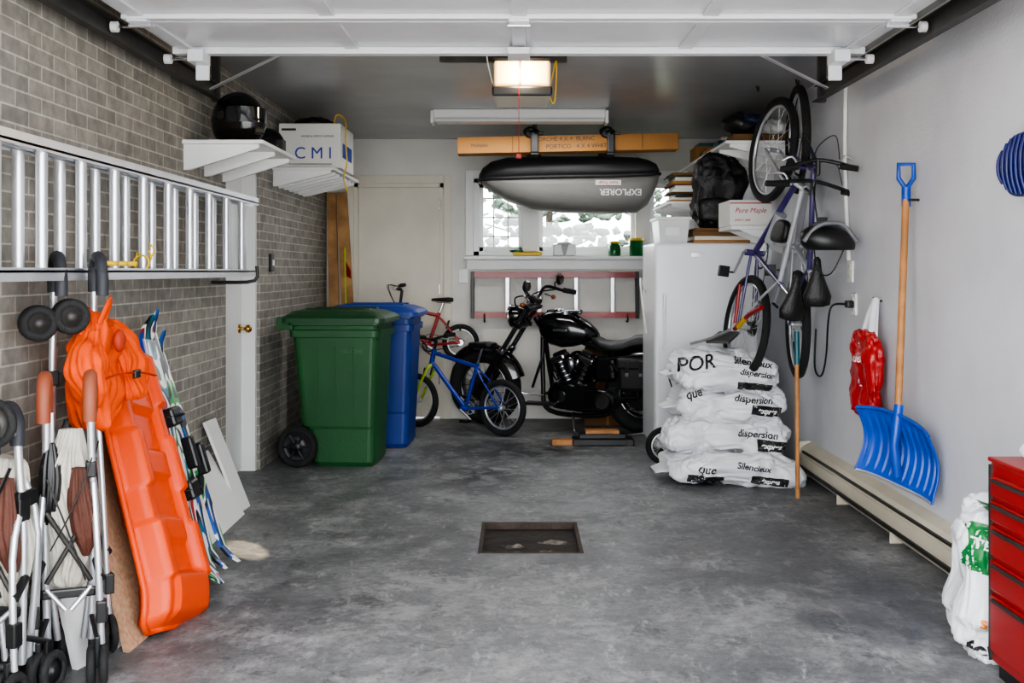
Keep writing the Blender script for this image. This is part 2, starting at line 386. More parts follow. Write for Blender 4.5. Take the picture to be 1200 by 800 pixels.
for a in ((wx0,wx0+.05,wz0,wz1),(wx1-.05,wx1,wz0,wz1),(wx0,wx1,wz0,wz0+.04),(wx0,wx1,wz1-.04,wz1),(.03,.18,wz0,wz1),(1.03,1.17,wz0,wz1)): b.box(a[0],a[1],YB-.005,YB+.12,a[2],a[3],F,.003)
def sash(x0,x1,mx,mz):
    for a in ((x0,x0+.035,wz0+.04,wz1-.04),(x1-.035,x1,wz0+.04,wz1-.04),(x0,x1,wz0+.04,wz0+.08),(x0,x1,wz1-.08,wz1-.04)): b.box(a[0],a[1],YB+.05,YB+.09,a[2],a[3],F,.003)
    for i in range(1,mx): x=x0+(x1-x0)*i/mx; b.box(x-.006,x+.006,YB+.06,YB+.08,wz0+.06,wz1-.06,F)
    for i in range(1,mz): z=wz0+(wz1-wz0)*i/mz; b.box(x0,x1,YB+.06,YB+.08,z-.006,z+.006,F)
    b.box(x0+.01,x1-.01,YB+.068,YB+.072,wz0+.05,wz1-.05,GLASS)
sash(wx0+.05,.03,3,4); sash(.18,1.03,1,1); sash(1.17,wx1-.05,1,1)
b.done()
b=B('trim_2')
b.box(wx0-.08,wx1+.08,YB-.14,YB-.0,wz0-.035,wz0-.005,WHITE,.005); b.box(wx0-.06,wx1+.06,YB-.02,YB,wz0-.12,wz0-.036,WHITE,.003)
for a in ((wx0-.07,wx0,wz0,wz1+.07),(wx1,wx1+.07,wz0,wz1+.07),(wx0,wx1,wz1,wz1+.07)): b.box(a[0],a[1],YB-.02,YB,a[2],a[3],WHITE,.003)
b.done()
b=B('backyard_lawn'); b.box(-15,15,YB+.2,40,-.12,-.02,mat('lawn',(52,64,36),.9,var=.3,scale=5)); b.done(True)
LEAF=mat('foliage',(84,104,88),.8,c2=(34,48,38),scale=3,bump=1,bscale=6)
BARK=mat('bark',(62,52,44),.9,bump=.5)
for i,(x,y,r) in enumerate(((-1.6,19,1.5),(.6,21,1.3),(2.3,20,1.5))):
    b=B('tree'); b.tube([(x,y,-.02),(x+.1,y,1),(x,y,2),(x,y,3.4)],.07,BARK)
    for k in range(170):
        a=random.random()*6.28; rr_=r*(random.random()**.5); zz=1.2+random.random()*2.4
        b.blob((x+math.cos(a)*rr_,y+math.sin(a)*rr_*.6,zz),(.05+.09*random.random(),.06,.03+.06*random.random()),LEAF,nz=.06,ns=12,nu=10,nv=7,seed=k+i*9)
    for k in range(14):
        a=random.random()*6.28; z0=1.2+random.random()*1.6; b.tube([(x,y,z0),(x+math.cos(a)*r*.5,y+.3*math.sin(a),z0+.3),(x+math.cos(a)*r,y+.5*math.sin(a),z0+.5)],.018,BARK,k=3,n=5)
    b.done()
# ---------------------------------------------------------------- baseboard heater
b=B('baseboard_heater'); x0,x1,ya,yb=1.775,1.85,4.25,6.78
prof=[(1.85,.03),(1.80,.03),(1.785,.05),(1.775,.06),(1.775,.165),(1.80,.20),(1.85,.225)]
rings=[[V((x,y,z)) for x,z in prof] for y in (ya,yb)]
b.loft(rings,HEATM,smooth=False)
b.box(1.762,1.776,ya+.02,yb-.02,.066,.084,BLACK); b.box(1.766,1.776,ya+.02,yb-.02,.1,.155,HEATM,.003); b.box(1.772,1.79,ya+.1,yb-.1,.168,.18,STEEL)
for y in (ya,yb-.03): b.box(1.765,1.85,y,y+.03,.0,.226,HEATM,.003)
for y in (ya+.85,ya+1.7): b.box(1.775,1.85,y,y+.012,.0,.06,HEATM,.002)
b.done()
# ---------------------------------------------------------------- garage door overhead
b=B('overhead_garage_door'); zd=2.31
edges=[1.75,2.37,2.99,3.61,4.23,4.85]
for i in range(5):
    ya,yb=edges[i]+.004,edges[i+1]-.004
    b.box(-1.56,1.56,ya,yb,zd,zd+.045,METALW,.004)
    for x in (-1.5,-.75,0,.75,1.5): b.box(x-.03,x+.03,ya,yb,zd-.012,zd,METALW,.003)
    b.box(-1.56,1.56,ya,ya+.05,zd-.02,zd,METALW,.004); b.box(-1.56,1.56,yb-.05,yb,zd-.02,zd,METALW,.004)
    for x in (-1.5,0,1.5):
        y=edges[i+1]
        if i<4:
            b.box(x-.04,x+.04,y-.05,y+.05,zd-.03,zd-.02,METALW,.002); b.cyl((x-.045,y,zd-.035),(x+.045,y,zd-.035),.01,ALU)
            if x: sg=1 if x>0 else -1; b.cyl((x,y,zd-.04),(x+sg*.12,y,zd-.04),.006,CHROME); b.cyl((x+sg*.09,y,zd-.04),(x+sg*.115,y,zd-.04),.022,WHITE)
for sg in (-1,1):
    b.box(sg*1.44-.035,sg*1.44+.035,4.74,4.86,zd-.075,zd-.02,METALW,.004); b.cyl((sg*1.44,4.82,zd-.05),(sg*1.6,4.82,zd-.05),.007,CHROME)
    b.cyl((sg*1.57,4.82,zd-.05),(sg*1.6,4.82,zd-.05),.022,WHITE)
    b.box(sg*1.44-.03,sg*1.44+.03,4.85,4.87,zd-.14,zd-.02,METALW,.004)
b.box(-.05,.05,4.7,4.86,zd-.05,zd-.02,METALW,.004)
b.box(-1.56,1.56,4.80,4.86,zd-.03,zd+.06,METALW,.004)
b.done()
for sg in (-1,1):
    b=B('garage_door_track'); x=sg*1.63
    b.box(x-.004,x+.004,1.7,5.78,zd-.09,zd-.01,STEEL); b.box(min(x,x-sg*.04),max(x,x-sg*.04),1.7,5.78,zd-.094,zd-.088,STEEL)
    b.box(min(x,x-sg*.03),max(x,x-sg*.03),1.7,5.78,zd-.012,zd-.006,STEEL)
    b.box(min(x,x+sg*.05),max(x,x+sg*.05),1.7,5.78,zd-.004,zd+.0,STEEL)
    b.box(x-.02,x+.02,5.72,5.76,zd-.1,ZC,STEEL,.002)
    b.slab([(x,5.6,zd-.05),(x,5.64,zd-.05),(x-sg*.42,5.64,ZC),(x-sg*.42,5.6,ZC)],.006,ALU)
    b.box(x-.015,x+.015,3.4,3.44,zd-.0,ZC,STEEL,.002)
    b.done()
b=B('garage_door_opener'); y=5.68
b.box(-.135,.17,y-.06,y+.32,2.22,2.41,mat('opener_case',(196,190,174),.4),.015)
b.box(-.125,.16,y-.13,y-.06,2.27,2.40,LENS,.012); b.box(-.14,.175,y-.135,y-.1,2.215,2.265,BLACK,.01)
b.box(.005,.012,y-.135,y-.12,2.27,2.40,BLACK); b.box(-.13,.165,y-.134,y-.12,2.395,2.41,BLACK)
b.box(-.43,.26,y+.1,y+.14,2.438,2.468,STEEL,.002); b.box(-.14,-.12,y+.1,y+.13,2.3,2.45,STEEL);b.box(.15,.17,y+.1,y+.13,2.3,2.45,STEEL)
b.box(.0,.03,1.7,y-.1,2.395,2.425,STEEL)
b.tube([(.17,y+.05,2.3),(.2,y,2.42),(.19,y,2.2),(.16,y,2.24)],.004,YEL,k=6,n=6)
b.tube([(-.14,y,2.3),(-.17,y,2.44),(-.15,y-.05,2.45)],.004,INKW,k=6,n=6)
b.tube([(0,y-.15,2.39),(0,y-.15,2.0),(.0,y-.15,1.91)],.002,RED,n=6); b.box(-.016,.016,y-.158,y-.142,1.885,1.91,RED,.005)
b.done()
b=B('fluorescent_light_fixture'); y=7.73
b.box(-.62,.63,y-.05,y+.05,2.40,ZC,WHITE,.006); b.box(-.61,.62,y-.075,y+.075,2.375,2.405,TUBEM,.012)
b.box(-.635,-.61,y-.078,y+.078,2.365,2.46,WHITE,.006);b.box(.62,.645,y-.078,y+.078,2.365,2.46,WHITE,.006); b.done()
# ---------------------------------------------------------------- ladders
b=B('extension_ladder'); X=-1.58
for k,(yo,dx,ye) in enumerate(((0,0,6.25),(.02,.065,6.12))):
    x=X+dx
    for z in (1.30,1.69):
        b.box(x-.022,x+.022,2.3+yo,ye,z-.004,z+.004,ALU); 
        for e in (-.022,.018): b.box(x+e,x+e+.004,2.3+yo,ye,z-.03 if z<1.5 else z-.012,z+.012 if z<1.5 else z+.03,ALU)
    yy=2.45+yo
    while yy<ye-.05: b.cyl((x,yy,1.30),(x,yy,1.69),.019,ALU,n=14); yy+=.305
for yy in (2.6,5.9): b.tube([(-1.70,yy,1.24),(-1.62,yy,1.24),(-1.46,yy,1.25),(-1.45,yy,1.33)],.01,STEEL,k=3)
for i in range(3): b.torus((X+.065,4.28+.03*i,1.335+.025*i),(0,1,.2*math.sin(i)),.03,.004,YEL,n=24,k=6,rz=.004)
for i in range(3): b.torus((X+.065,3.95+.1*i,1.33),(0,0,1),.027,.004,YEL,n=24,k=6,rz=.01)
b.done()
b=B('stepladder')
for z in (.92,1.27):
    b.box(-.42,1.05,YB-.11,YB-.105,z-.024,z+.024,RED,.001); b.box(-.42,1.05,YB-.11,YB-.07,z-.026,z-.02,RED); b.box(-.42,1.05,YB-.11,YB-.07,z+.02,z+.026,RED)
for x in (-.1,.18,.5,.82): b.box(x-.018,x+.018,YB-.1,YB-.05,.92,1.27,ALU,.004)
for x in (-.42,1.02): b.box(x,x+.03,YB-.115,YB-.05,.89,1.30,BLACK,.004)
for x in (-.3,.95): b.tube([(x,YB-.001,.86),(x,YB-.07,.86),(x,YB-.13,.87),(x,YB-.13,.93)],.008,STEEL,k=3)
b.done()
# ---------------------------------------------------------------- shelves
def shelf(name,x0,x1,y0,y1,z,nb,side=-1,dr=.13):
    b=B(name); b.box(x0,x1,y0,y1,z,z+.02,WHITE,.003)
    for i in range(nb):
        y=y0+.04+(y1-y0-.08)*i/(nb-1)
        xw,xo=(x0,x1) if side<0 else (x1,x0)
        d=1 if side<0 else -1
        xi=xo-d*.03
        b.add([(xw,y-.012,z),(xi,y-.012,z),(xi,y-.012,z-.02),(xw+d*.03,y-.012,z-dr),(xw,y-.012,z-dr),(xw,y+.012,z),(xi,y+.012,z),(xi,y+.012,z-.02),(xw+d*.03,y+.012,z-dr),(xw,y+.012,z-dr)],
              [[0,1,2,3,4],[9,8,7,6,5],[1,6,7,2],[2,7,8,3],[3,8,9,4],[0,4,9,5],[0,5,6,1]],WHITE)
    return b.done()
shelf('wall_shelf',XL,-1.29,5.38,6.17,1.945,3); shelf('wall_shelf',XL,-1.27,7.35,8.45,2.0,7,dr=.11)
def moto_helmet(c,r,yaw):
    b=B('motorcycle_helmet',TR(c[0],c[1],c[2],yaw)@Matrix.Scale(r,4))
    def sh(p):
        x,y,z=p
        if z<-.2: x*=1+.12*(-z-.2); 
        if x>0 and z<.1: x*=1.1
        return (x,y*.82,z)
    b.blob((0,0,0),(1,1,1),BLKG,shape=sh,zmin=-.82)
    b.torus((.02,0,-.75),(0,0,1),.62,.07,BLACK)
    rr=[]
    for i in range(17):
        a=math.radians(-68+136*i/16); rr.append([V((math.cos(a)*(1.09),math.sin(a)*.90,z)) for z in (.38,.25,.1,-.05,-.14)])
    b.loft(rr,mat('smoked_visor',(24,26,30),.08,coat=1),cap=False,ringclosed=False)
    b.box(.85,1.12,-.22,.22,-.52,-.3,BLACK,.05)
    for s_ in (-1,1): b.cyl((.12,s_*.8,.1),(.12,s_*.9,.1),.14,STEEL)
    return b.done()
moto_helmet((-1.49,5.66,2.097),.155,-35)
b=B('bicycle_helmet'); b.blob((-1.42,6.03,2.0),(.1,.085,.11),BLKG,zmin=1.967); b.torus((-1.42,6.03,1.977),(0,0,1),.09,.01,BLACK); b.box(-1.5,-1.34,5.94,6.02,1.967,1.985,WHITE,.008)
for i in range(4): b.box(-1.36,-1.318,5.97+.02*i,5.978+.02*i,1.967,2.04,INK,.003)
b.done()
b=B('cardboard_carton'); 
WB=mat('white_carton',(220,218,212),.6,var=.05)
b.box(-1.67,-1.24,7.42,8.0,2.021,2.33,WB,.005); b.text('C M I',.115,FRONT(-1.43,7.418,2.12),INKB); b.text('HOME & OFFICE SUPPLIES',.02,FRONT(-1.40,7.418,2.24),INK)
b.box(-1.65,-1.55,7.417,7.42,2.28,2.295,INK); b.box(-1.60,-1.30,7.417,7.42,2.045,2.05,INK)
b.box(-1.24,-1.237,7.5,7.9,2.1,2.2,INKB)
b.blob((-1.45,7.6,2.35),(.14,.1,.05),BLACK,nz=.03,ns=9,zmin=2.332)
b.tube([(-1.3,7.5,2.33),(-1.28,7.5,2.40),(-1.22,7.5,2.36),(-1.21,7.45,2.2),(-1.2,7.45,2.05),(-1.22,7.42,1.95),(-1.19,7.42,1.85)],.005,YEL,k=5,n=6)
b.done()
b=B('wall_switch'); b.box(XL,XL+.02,7.25,7.33,1.3,1.42,BLACK,.004); b.box(XL+.02,XL+.03,7.28,7.3,1.34,1.38,INKW); b.done()
b=B('wall_switch'); b.box(-.53,-.45,YB-.012,YB,1.2,1.32,WHITE,.003); b.box(-.5,-.48,YB-.02,YB-.01,1.24,1.28,WHITE); b.done()
for z,yy in ((1.30,5.93),(1.12,5.87)):
    b=B('wall_outlet'); b.box(XR-.012,XR,yy-.04,yy+.04,z-.06,z+.06,WHITE,.003)
    for dz in (-.025,.025): b.box(XR-.016,XR-.01,yy-.018,yy+.018,z+dz-.016,z+dz+.016,CREAM,.002)
    b.done()
b=B('power_cord'); b.box(XR-.05,XR-.014,5.84,5.9,1.1,1.14,BLACK,.006)
b.tube([(XR-.05,5.87,1.12),(XR-.10,5.95,1.11),(XR-.08,6.1,1.02),(XR-.05,6.25,.8),(XR-.05,6.35,.68),(XR-.06,6.45,.72),(XR-.04,6.5,.95)],.006,BLACK,k=6); b.done()
b=B('electrical_conduit'); b.tube([(XR-.015,5.98,ZC-.03),(XR-.015,6.0,1.9),(XR-.015,5.93,1.36)],.012,WHITE,k=4); b.done()
b=B('lumber_board')
b.slab([(-1.56,8.9,0),(-1.47,8.9,0),(-1.60,9.36,1.98),(-1.68,9.36,1.98)],.035,LUMBER)
b.slab([(-1.42,8.85,0),(-1.31,8.85,0),(-1.50,9.33,1.98),(-1.59,9.33,1.98)],.035,LUMBER)
b.done()
b=B('safety_flag'); b.tube([(-1.40,8.74,0),(-1.46,8.95,1.5)],.006,LIME); b.slab([(-1.455,8.94,1.40),(-1.45,8.93,1.27),(-1.40,8.9,1.24),(-1.40,8.9,1.30)],.004,RED); b.done()
# ---------------------------------------------------------------- bins
def bin_(name,M,pm,lm,L=.60,Wd=.56,H=1.0):
    b=B(name,M)
    def rr(x0,x1,w,z,c=.05,n=5):
        out=[]; 
        for cx,cy,a0 in ((x1-c,w-c,0),(x0+c,w-c,90),(x0+c,-w+c,180),(x1-c,-w+c,270)):
            for i in range(n): a=math.radians(a0+90*i/(n-1)); out.append(V((cx+c*math.cos(a),cy+c*math.sin(a),z)))
        return out
    x0,x1=-L/2,L/2
    st=[(.0,x0+.16,x1-.05,Wd/2-.075),(.03,x0+.14,x1-.035,Wd/2-.06),(.25,x0+.11,x1-.03,Wd/2-.05),(.27,x0+.07,x1-.028,Wd/2-.045),(.86,x0+.02,x1-.006,Wd/2-.012),(.865,x0+.0,x1+.012,Wd/2+.005),(.91,x0-.0,x1+.014,Wd/2+.006),(.915,x0+.01,x1,Wd/2-.01),(H-.02,x0+.01,x1+.0,Wd/2-.008),(H-.015,x0-.01,x1+.02,Wd/2+.012),(H,x0-.01,x1+.02,Wd/2+.012)]
    b.loft([rr(a,c,w,z*1) for z,a,c,w in st],pm,smooth=False)
    for s_ in (-1,1):
        for x in (-.12,.0,.12):
            b.slab([(x-.012,s_*(Wd/2-.05),.3),(x+.012,s_*(Wd/2-.05),.3),(x+.012,s_*(Wd/2-.018),.8),(x-.012,s_*(Wd/2-.018),.8)],s_*-.01,pm)
    ld=[(H,.03),(H+.03,.028),(H+.05,.0),(H+.075,-.06),(H+.085,-.14)]
    b.loft([rr(x0-.03-o*.6,x1+.02+o,Wd/2+.005+o,z,.06) for z,o in ld],lm,smooth=False)
    for y in (-.12,.12): b.box(x0+.08,x1-.08,y-.025,y+.025,H+.07,H+.092,lm,.008)
    b.cyl((x0-.075,-Wd/2+.03,H-.01),(x0-.075,Wd/2-.03,H-.01),.017,pm)
    for y in (-Wd/2+.04,-.08,.08,Wd/2-.04): b.box(x0-.09,x0+.02,y-.015,y+.015,H-.05,H+.035,pm,.006)
    b.cyl((x0+.06,-Wd/2-.0,.14),(x0+.06,Wd/2,.14),.012,STEEL)
    for s_ in (-1,1):
        c=V((x0+.06,s_*(Wd/2+.0),.14)); b.torus(c,(0,1,0),.112,.028,RUBBER,rz=.032); b.lathe(c,(0,s_,0),[(.0,.03),(.03,.03),(.035,.015),(.08,.012),(.095,.022),(.1,-.02)],BLACK)
        for k in range(6): a=k*math.pi/3; b.cyl(c+V((.03*math.cos(a),s_*.018,.03*math.sin(a))),c+V((.09*math.cos(a),s_*.018,.09*math.sin(a))),.008,BLACK,n=6)
    return b
b=bin_('wheeled_trash_bin',TR(-1.21,7.33,0,-4),GREENP,GREEND,L=.60,Wd=.56,H=.96); b.text('150 12345',.035,FRONT(.12,-.262,.77),mat('faded_green_print',(60,110,66),.6),wrap=True,off=.002); b.done()
bin_('wheeled_trash_bin',TR(-1.07,8.08,0,-3),BLUEP,BLUEP,L=.60,Wd=.54,H=.97).done()
# ---------------------------------------------------------------- bicycles
def wheel(b,c,R,tr,rm=ALU,n=18,tm=RUBBER,w=None):
    c=V(c); ax=(0,1,0)
    b.torus(c,ax,R-tr,tr,tm,n=48,k=8,rz=w or tr); b.torus(c,ax,R-2.2*tr,.009,rm,n=48,k=6,rz=.011)
    b.cyl(c+V((0,-.045,0)),c+V((0,.045,0)),.014,rm,n=10)
    for s_ in (-1,1): b.cyl(c+V((0,s_*.028,0)),c+V((0,s_*.032,0)),.026,rm,n=12)
    rr=R-2.2*tr
    for i in range(n):
        a=2*math.pi*i/n; s_=1 if i%2 else -1; a2=a+.25*(1 if i%4<2 else -1)
        b.tube([c+V((.024*math.cos(a2),s_*.03,.024*math.sin(a2))),c+V((rr*math.cos(a),0,rr*math.sin(a)))],.0017,rm,n=4)
def bicycle(name,M,wb=1.05,R=.33,fm=SILF,fm2=None,bar=.29,tr=.022,forkm=None,gear=True,barz=0,seatz=0,rimm=ALU,barm=BLACK):
    b=B(name,M); k=wb/1.05; fm2=fm2 or fm; forkm=forkm or fm2
    def P(x,z,y=0): return V((x*k,y,R+(z-.33)*k))
    wheel(b,(0,0,R),R,tr,rimm); wheel(b,(wb,0,R),R,tr,rimm)
    bb=P(.44,.29); st=P(.29,.74); hb=P(.86,.72); hh=P(.825,.85); 
    b.tube([bb,hb],.019,fm); b.tube([P(.30,.70),P(.835,.81)],.016,fm2); b.tube([bb,st],.016,fm); b.tube([hb-(hh-hb)*.2,hh],.021,fm2)
    for s_ in (-1,1):
        y=s_*.05
        b.tube([bb+V((0,s_*.02,0)),(.1*k,s_*.05,R),(0,y,R)],.010,fm); b.tube([P(.305,.69)+V((0,s_*.012,0)),P(.2,.58)+V((0,s_*.045,0)),(0,y,R)],.008,fm2)
        b.tube([hb+V((-.01,0,-.02)),hb+V((.0,s_*.05,-.04)),P(.93,.55)+V((0,s_*.055,0)),(wb,s_*.05,R)],.011,forkm,k=3)
    sd=P(.24,.90+seatz); b.tube([st,sd-V((0,0,.02))],.012,CHROME)
    rings=[]; ks=min(1,k*1.1)
    for x,w,h in ((-.13,.03,.02),(-.12,.07,.03),(-.07,.078,.036),(0,.05,.03),(.07,.026,.024),(.13,.02,.02),(.145,.008,.01)):
        rings.append([sd+ks*V((x,w*math.cos(2*math.pi*j/12),.01+h*math.sin(2*math.pi*j/12)*(1 if math.sin(2*math.pi*j/12)>0 else .8))) for j in range(12)])
    b.loft(rings,LEATHER); b.tube([sd+V((-.1,.03,-.03))*ks,sd+V((.08,.01,-.02))*ks],.004,CHROME,n=6); b.tube([sd+V((-.1,-.03,-.03))*ks,sd+V((.08,-.01,-.02))*ks],.004,CHROME,n=6)
    sc=P(.80,.93+barz); b.tube([hh,sc],.013,barm); bc=sc+V((.07*k,0,.01)); b.tube([sc,bc],.014,barm)
    g=min(.13,bar*.45)
    b.tube([bc+V((-.05,-bar,.03)),bc+V((-.02,-bar*.5,.02)),bc,bc+V((-.02,bar*.5,.02)),bc+V((-.05,bar,.03))],.011,barm,k=4)
    for s_ in (-1,1):
        b.tube([bc+V((-.037,s_*(bar-g),.027)),bc+V((-.052,s_*(bar+.005),.031))],.017,RUBBER)
        b.tube([bc+V((-.03,s_*(bar-g),.02)),bc+V((.02,s_*(bar-g+.03),0)),bc+V((.0,s_*(bar-.01),-.01))],.006,ALU,k=3,n=6)
        b.tube([bc+V((0,s_*(bar-g),.02)),bc+V((.12*k,s_*.08*k,.03)),bc+V((.08*k,s_*.02,-.1*k)),hb+V((0,0,.05))],.003,BLACK,k=6,n=5)
    dy=-.05; cr=bb+V((0,dy,0)); b.cyl(bb+V((0,-.06,0)),bb+V((0,.06,0)),.02,fm)
    b.torus(cr,(0,1,0),.085*k,.007,STEEL,rz=.003); b.torus(cr,(0,1,0),.06*k,.006,ALU,rz=.003)
    for i in range(5): a=i*1.257; b.tube([cr,cr+V((.085*k*math.cos(a),0,.085*k*math.sin(a)))],.006,ALU,n=5)
    rc=V((0,dy,R)); 
    for i in range(4): b.cyl(rc+V((0,-.002+i*.008,0)),rc+V((0,.002+i*.008,0)),(.052-.004*i)*min(1,k),STEEL)
    for s_ in (1,-1): b.tube([rc+V((0,0,s_*.045*min(1,k))),cr+V((0,0,s_*.083*k))],.004,STEEL,n=5)
    a=.6
    for s_ in (1,-1):
        e=bb+V((s_*.16*k*math.cos(a),s_*-1*.075,s_*.16*k*math.sin(a))); b.tube([bb+V((0,-s_*.07,0)),e],.009,ALU); b.cyl(e,e+V((0,-s_*.03,0)),.006,STEEL); b.box(e.x-.035,e.x+.035,e.y-s_*.07-.035,e.y-s_*.07+.035,e.z-.012,e.z+.012,BLACK,.004)
    if gear: b.tube([rc+V((0,0,-.03)),rc+V((.02,0,-.09)),rc+V((.04,0,-.14))],.01,STEEL)
    for c,p_ in (((0,0,R),P(.16,.60)),((wb,0,R),P(.90,.64))):
        for s_ in (-1,1): b.tube([p_+V((0,s_*.05,.02)),p_+V((.02,s_*.045,-.05))],.008,BLACK,n=6)
    return b
def hang(x,y,z,yaw): return Matrix.Translation((x,y,z))@Matrix.Rotation(math.radians(yaw),4,'Z')@cols((0,0,1),(-1,0,0),(0,-1,0),(0,0,0))
def hookup(b,x,y,z):
    b.M=Matrix(); b.tube([(x,y,ZC),(x,y,z+.02),(x+.0,y-.03,z-.01),(x,y-.06,z+.01)],.006,STEEL,k=4)
b=bicycle('bicycle',hang(1.36,6.98,.98,10)@Matrix.Rotation(math.radians(-5),4,'Y')@Matrix.Rotation(math.radians(-7),4,'Z'),wb=1.11,R=.33,fm=PURP,fm2=SILF,rimm=ALU,tr=.026)
b.tube([(-.02,.06,.30),(.10,.07,.52),(.16,.06,.66)],.015,RED); b.tube([(.0,.062,.36),(.07,.07,.47)],.015,YEL); b.tube([(.02,.075,.33),(.26,.07,.30)],.012,RED); b.blob((.62,0,.62),(.07,.03,.11),LEATHER,e=(.6,.6))
b.cyl((.55,.0,.50),(.72,.0,.60),.036,SILF)
hookup(b,1.50,6.72,2.44); b.done()
b=bicycle('bicycle',hang(1.72,6.80,.98,-5),wb=1.12,R=.33,fm=SILF,fm2=PURP,bar=.2,tr=.026)
hookup(b,1.69,6.50,2.44); b.done()
bicycle('bicycle',TR(-.13,8.42,0,180-35),wb=.88,R=.225,fm=BLUEF,forkm=LIME,bar=.24,barz=.0,tr=.026).done()
b=bicycle('bicycle',TR(-.5,9.16,.53,180),wb=.66,R=.16,fm=REDF,bar=.12,gear=False,barz=.12); b.M=Matrix()
for x in (-.5,-1.16): b.tube([(x,YB,.80),(x,9.1,.80),(x,9.08,.84)],.008,STEEL)
b.done()
b=bicycle('bicycle',TR(1.48,7.16,0,180),wb=.50,R=.13,fm=REDF,bar=.13,gear=False,barz=.30,tr=.02,barm=REDF); b.done()
b=B('bicycle_helmet'); c=V((1.655,5.72,1.46))
b.blob(c,(.15,.10,.09),BLACK,zmin=c.z-.045,rot=(0,12,0))
HG=mat('helmet_grey',(110,112,116),.35)
for i in (-1,0,1): b.tube([c+V((-.14,i*.05,.0)),c+V((-.06,i*.055,.085)),c+V((.06,i*.055,.09)),c+V((.14,i*.05,.0))],.012,HG,k=5)
b.tube([c+V((-.08,-.03,-.04)),c+V((-.05,0,-.16)),c+V((.02,0,-.17)),c+V((.08,-.03,-.04))],.004,BLACK,k=4,n=5); b.tube([c+V((-.05,0,.08)),c+V((-.06,.02,.2)),c+V((-.05,.1,.3))],.005,BLACK,k=4,n=5)
b.done()
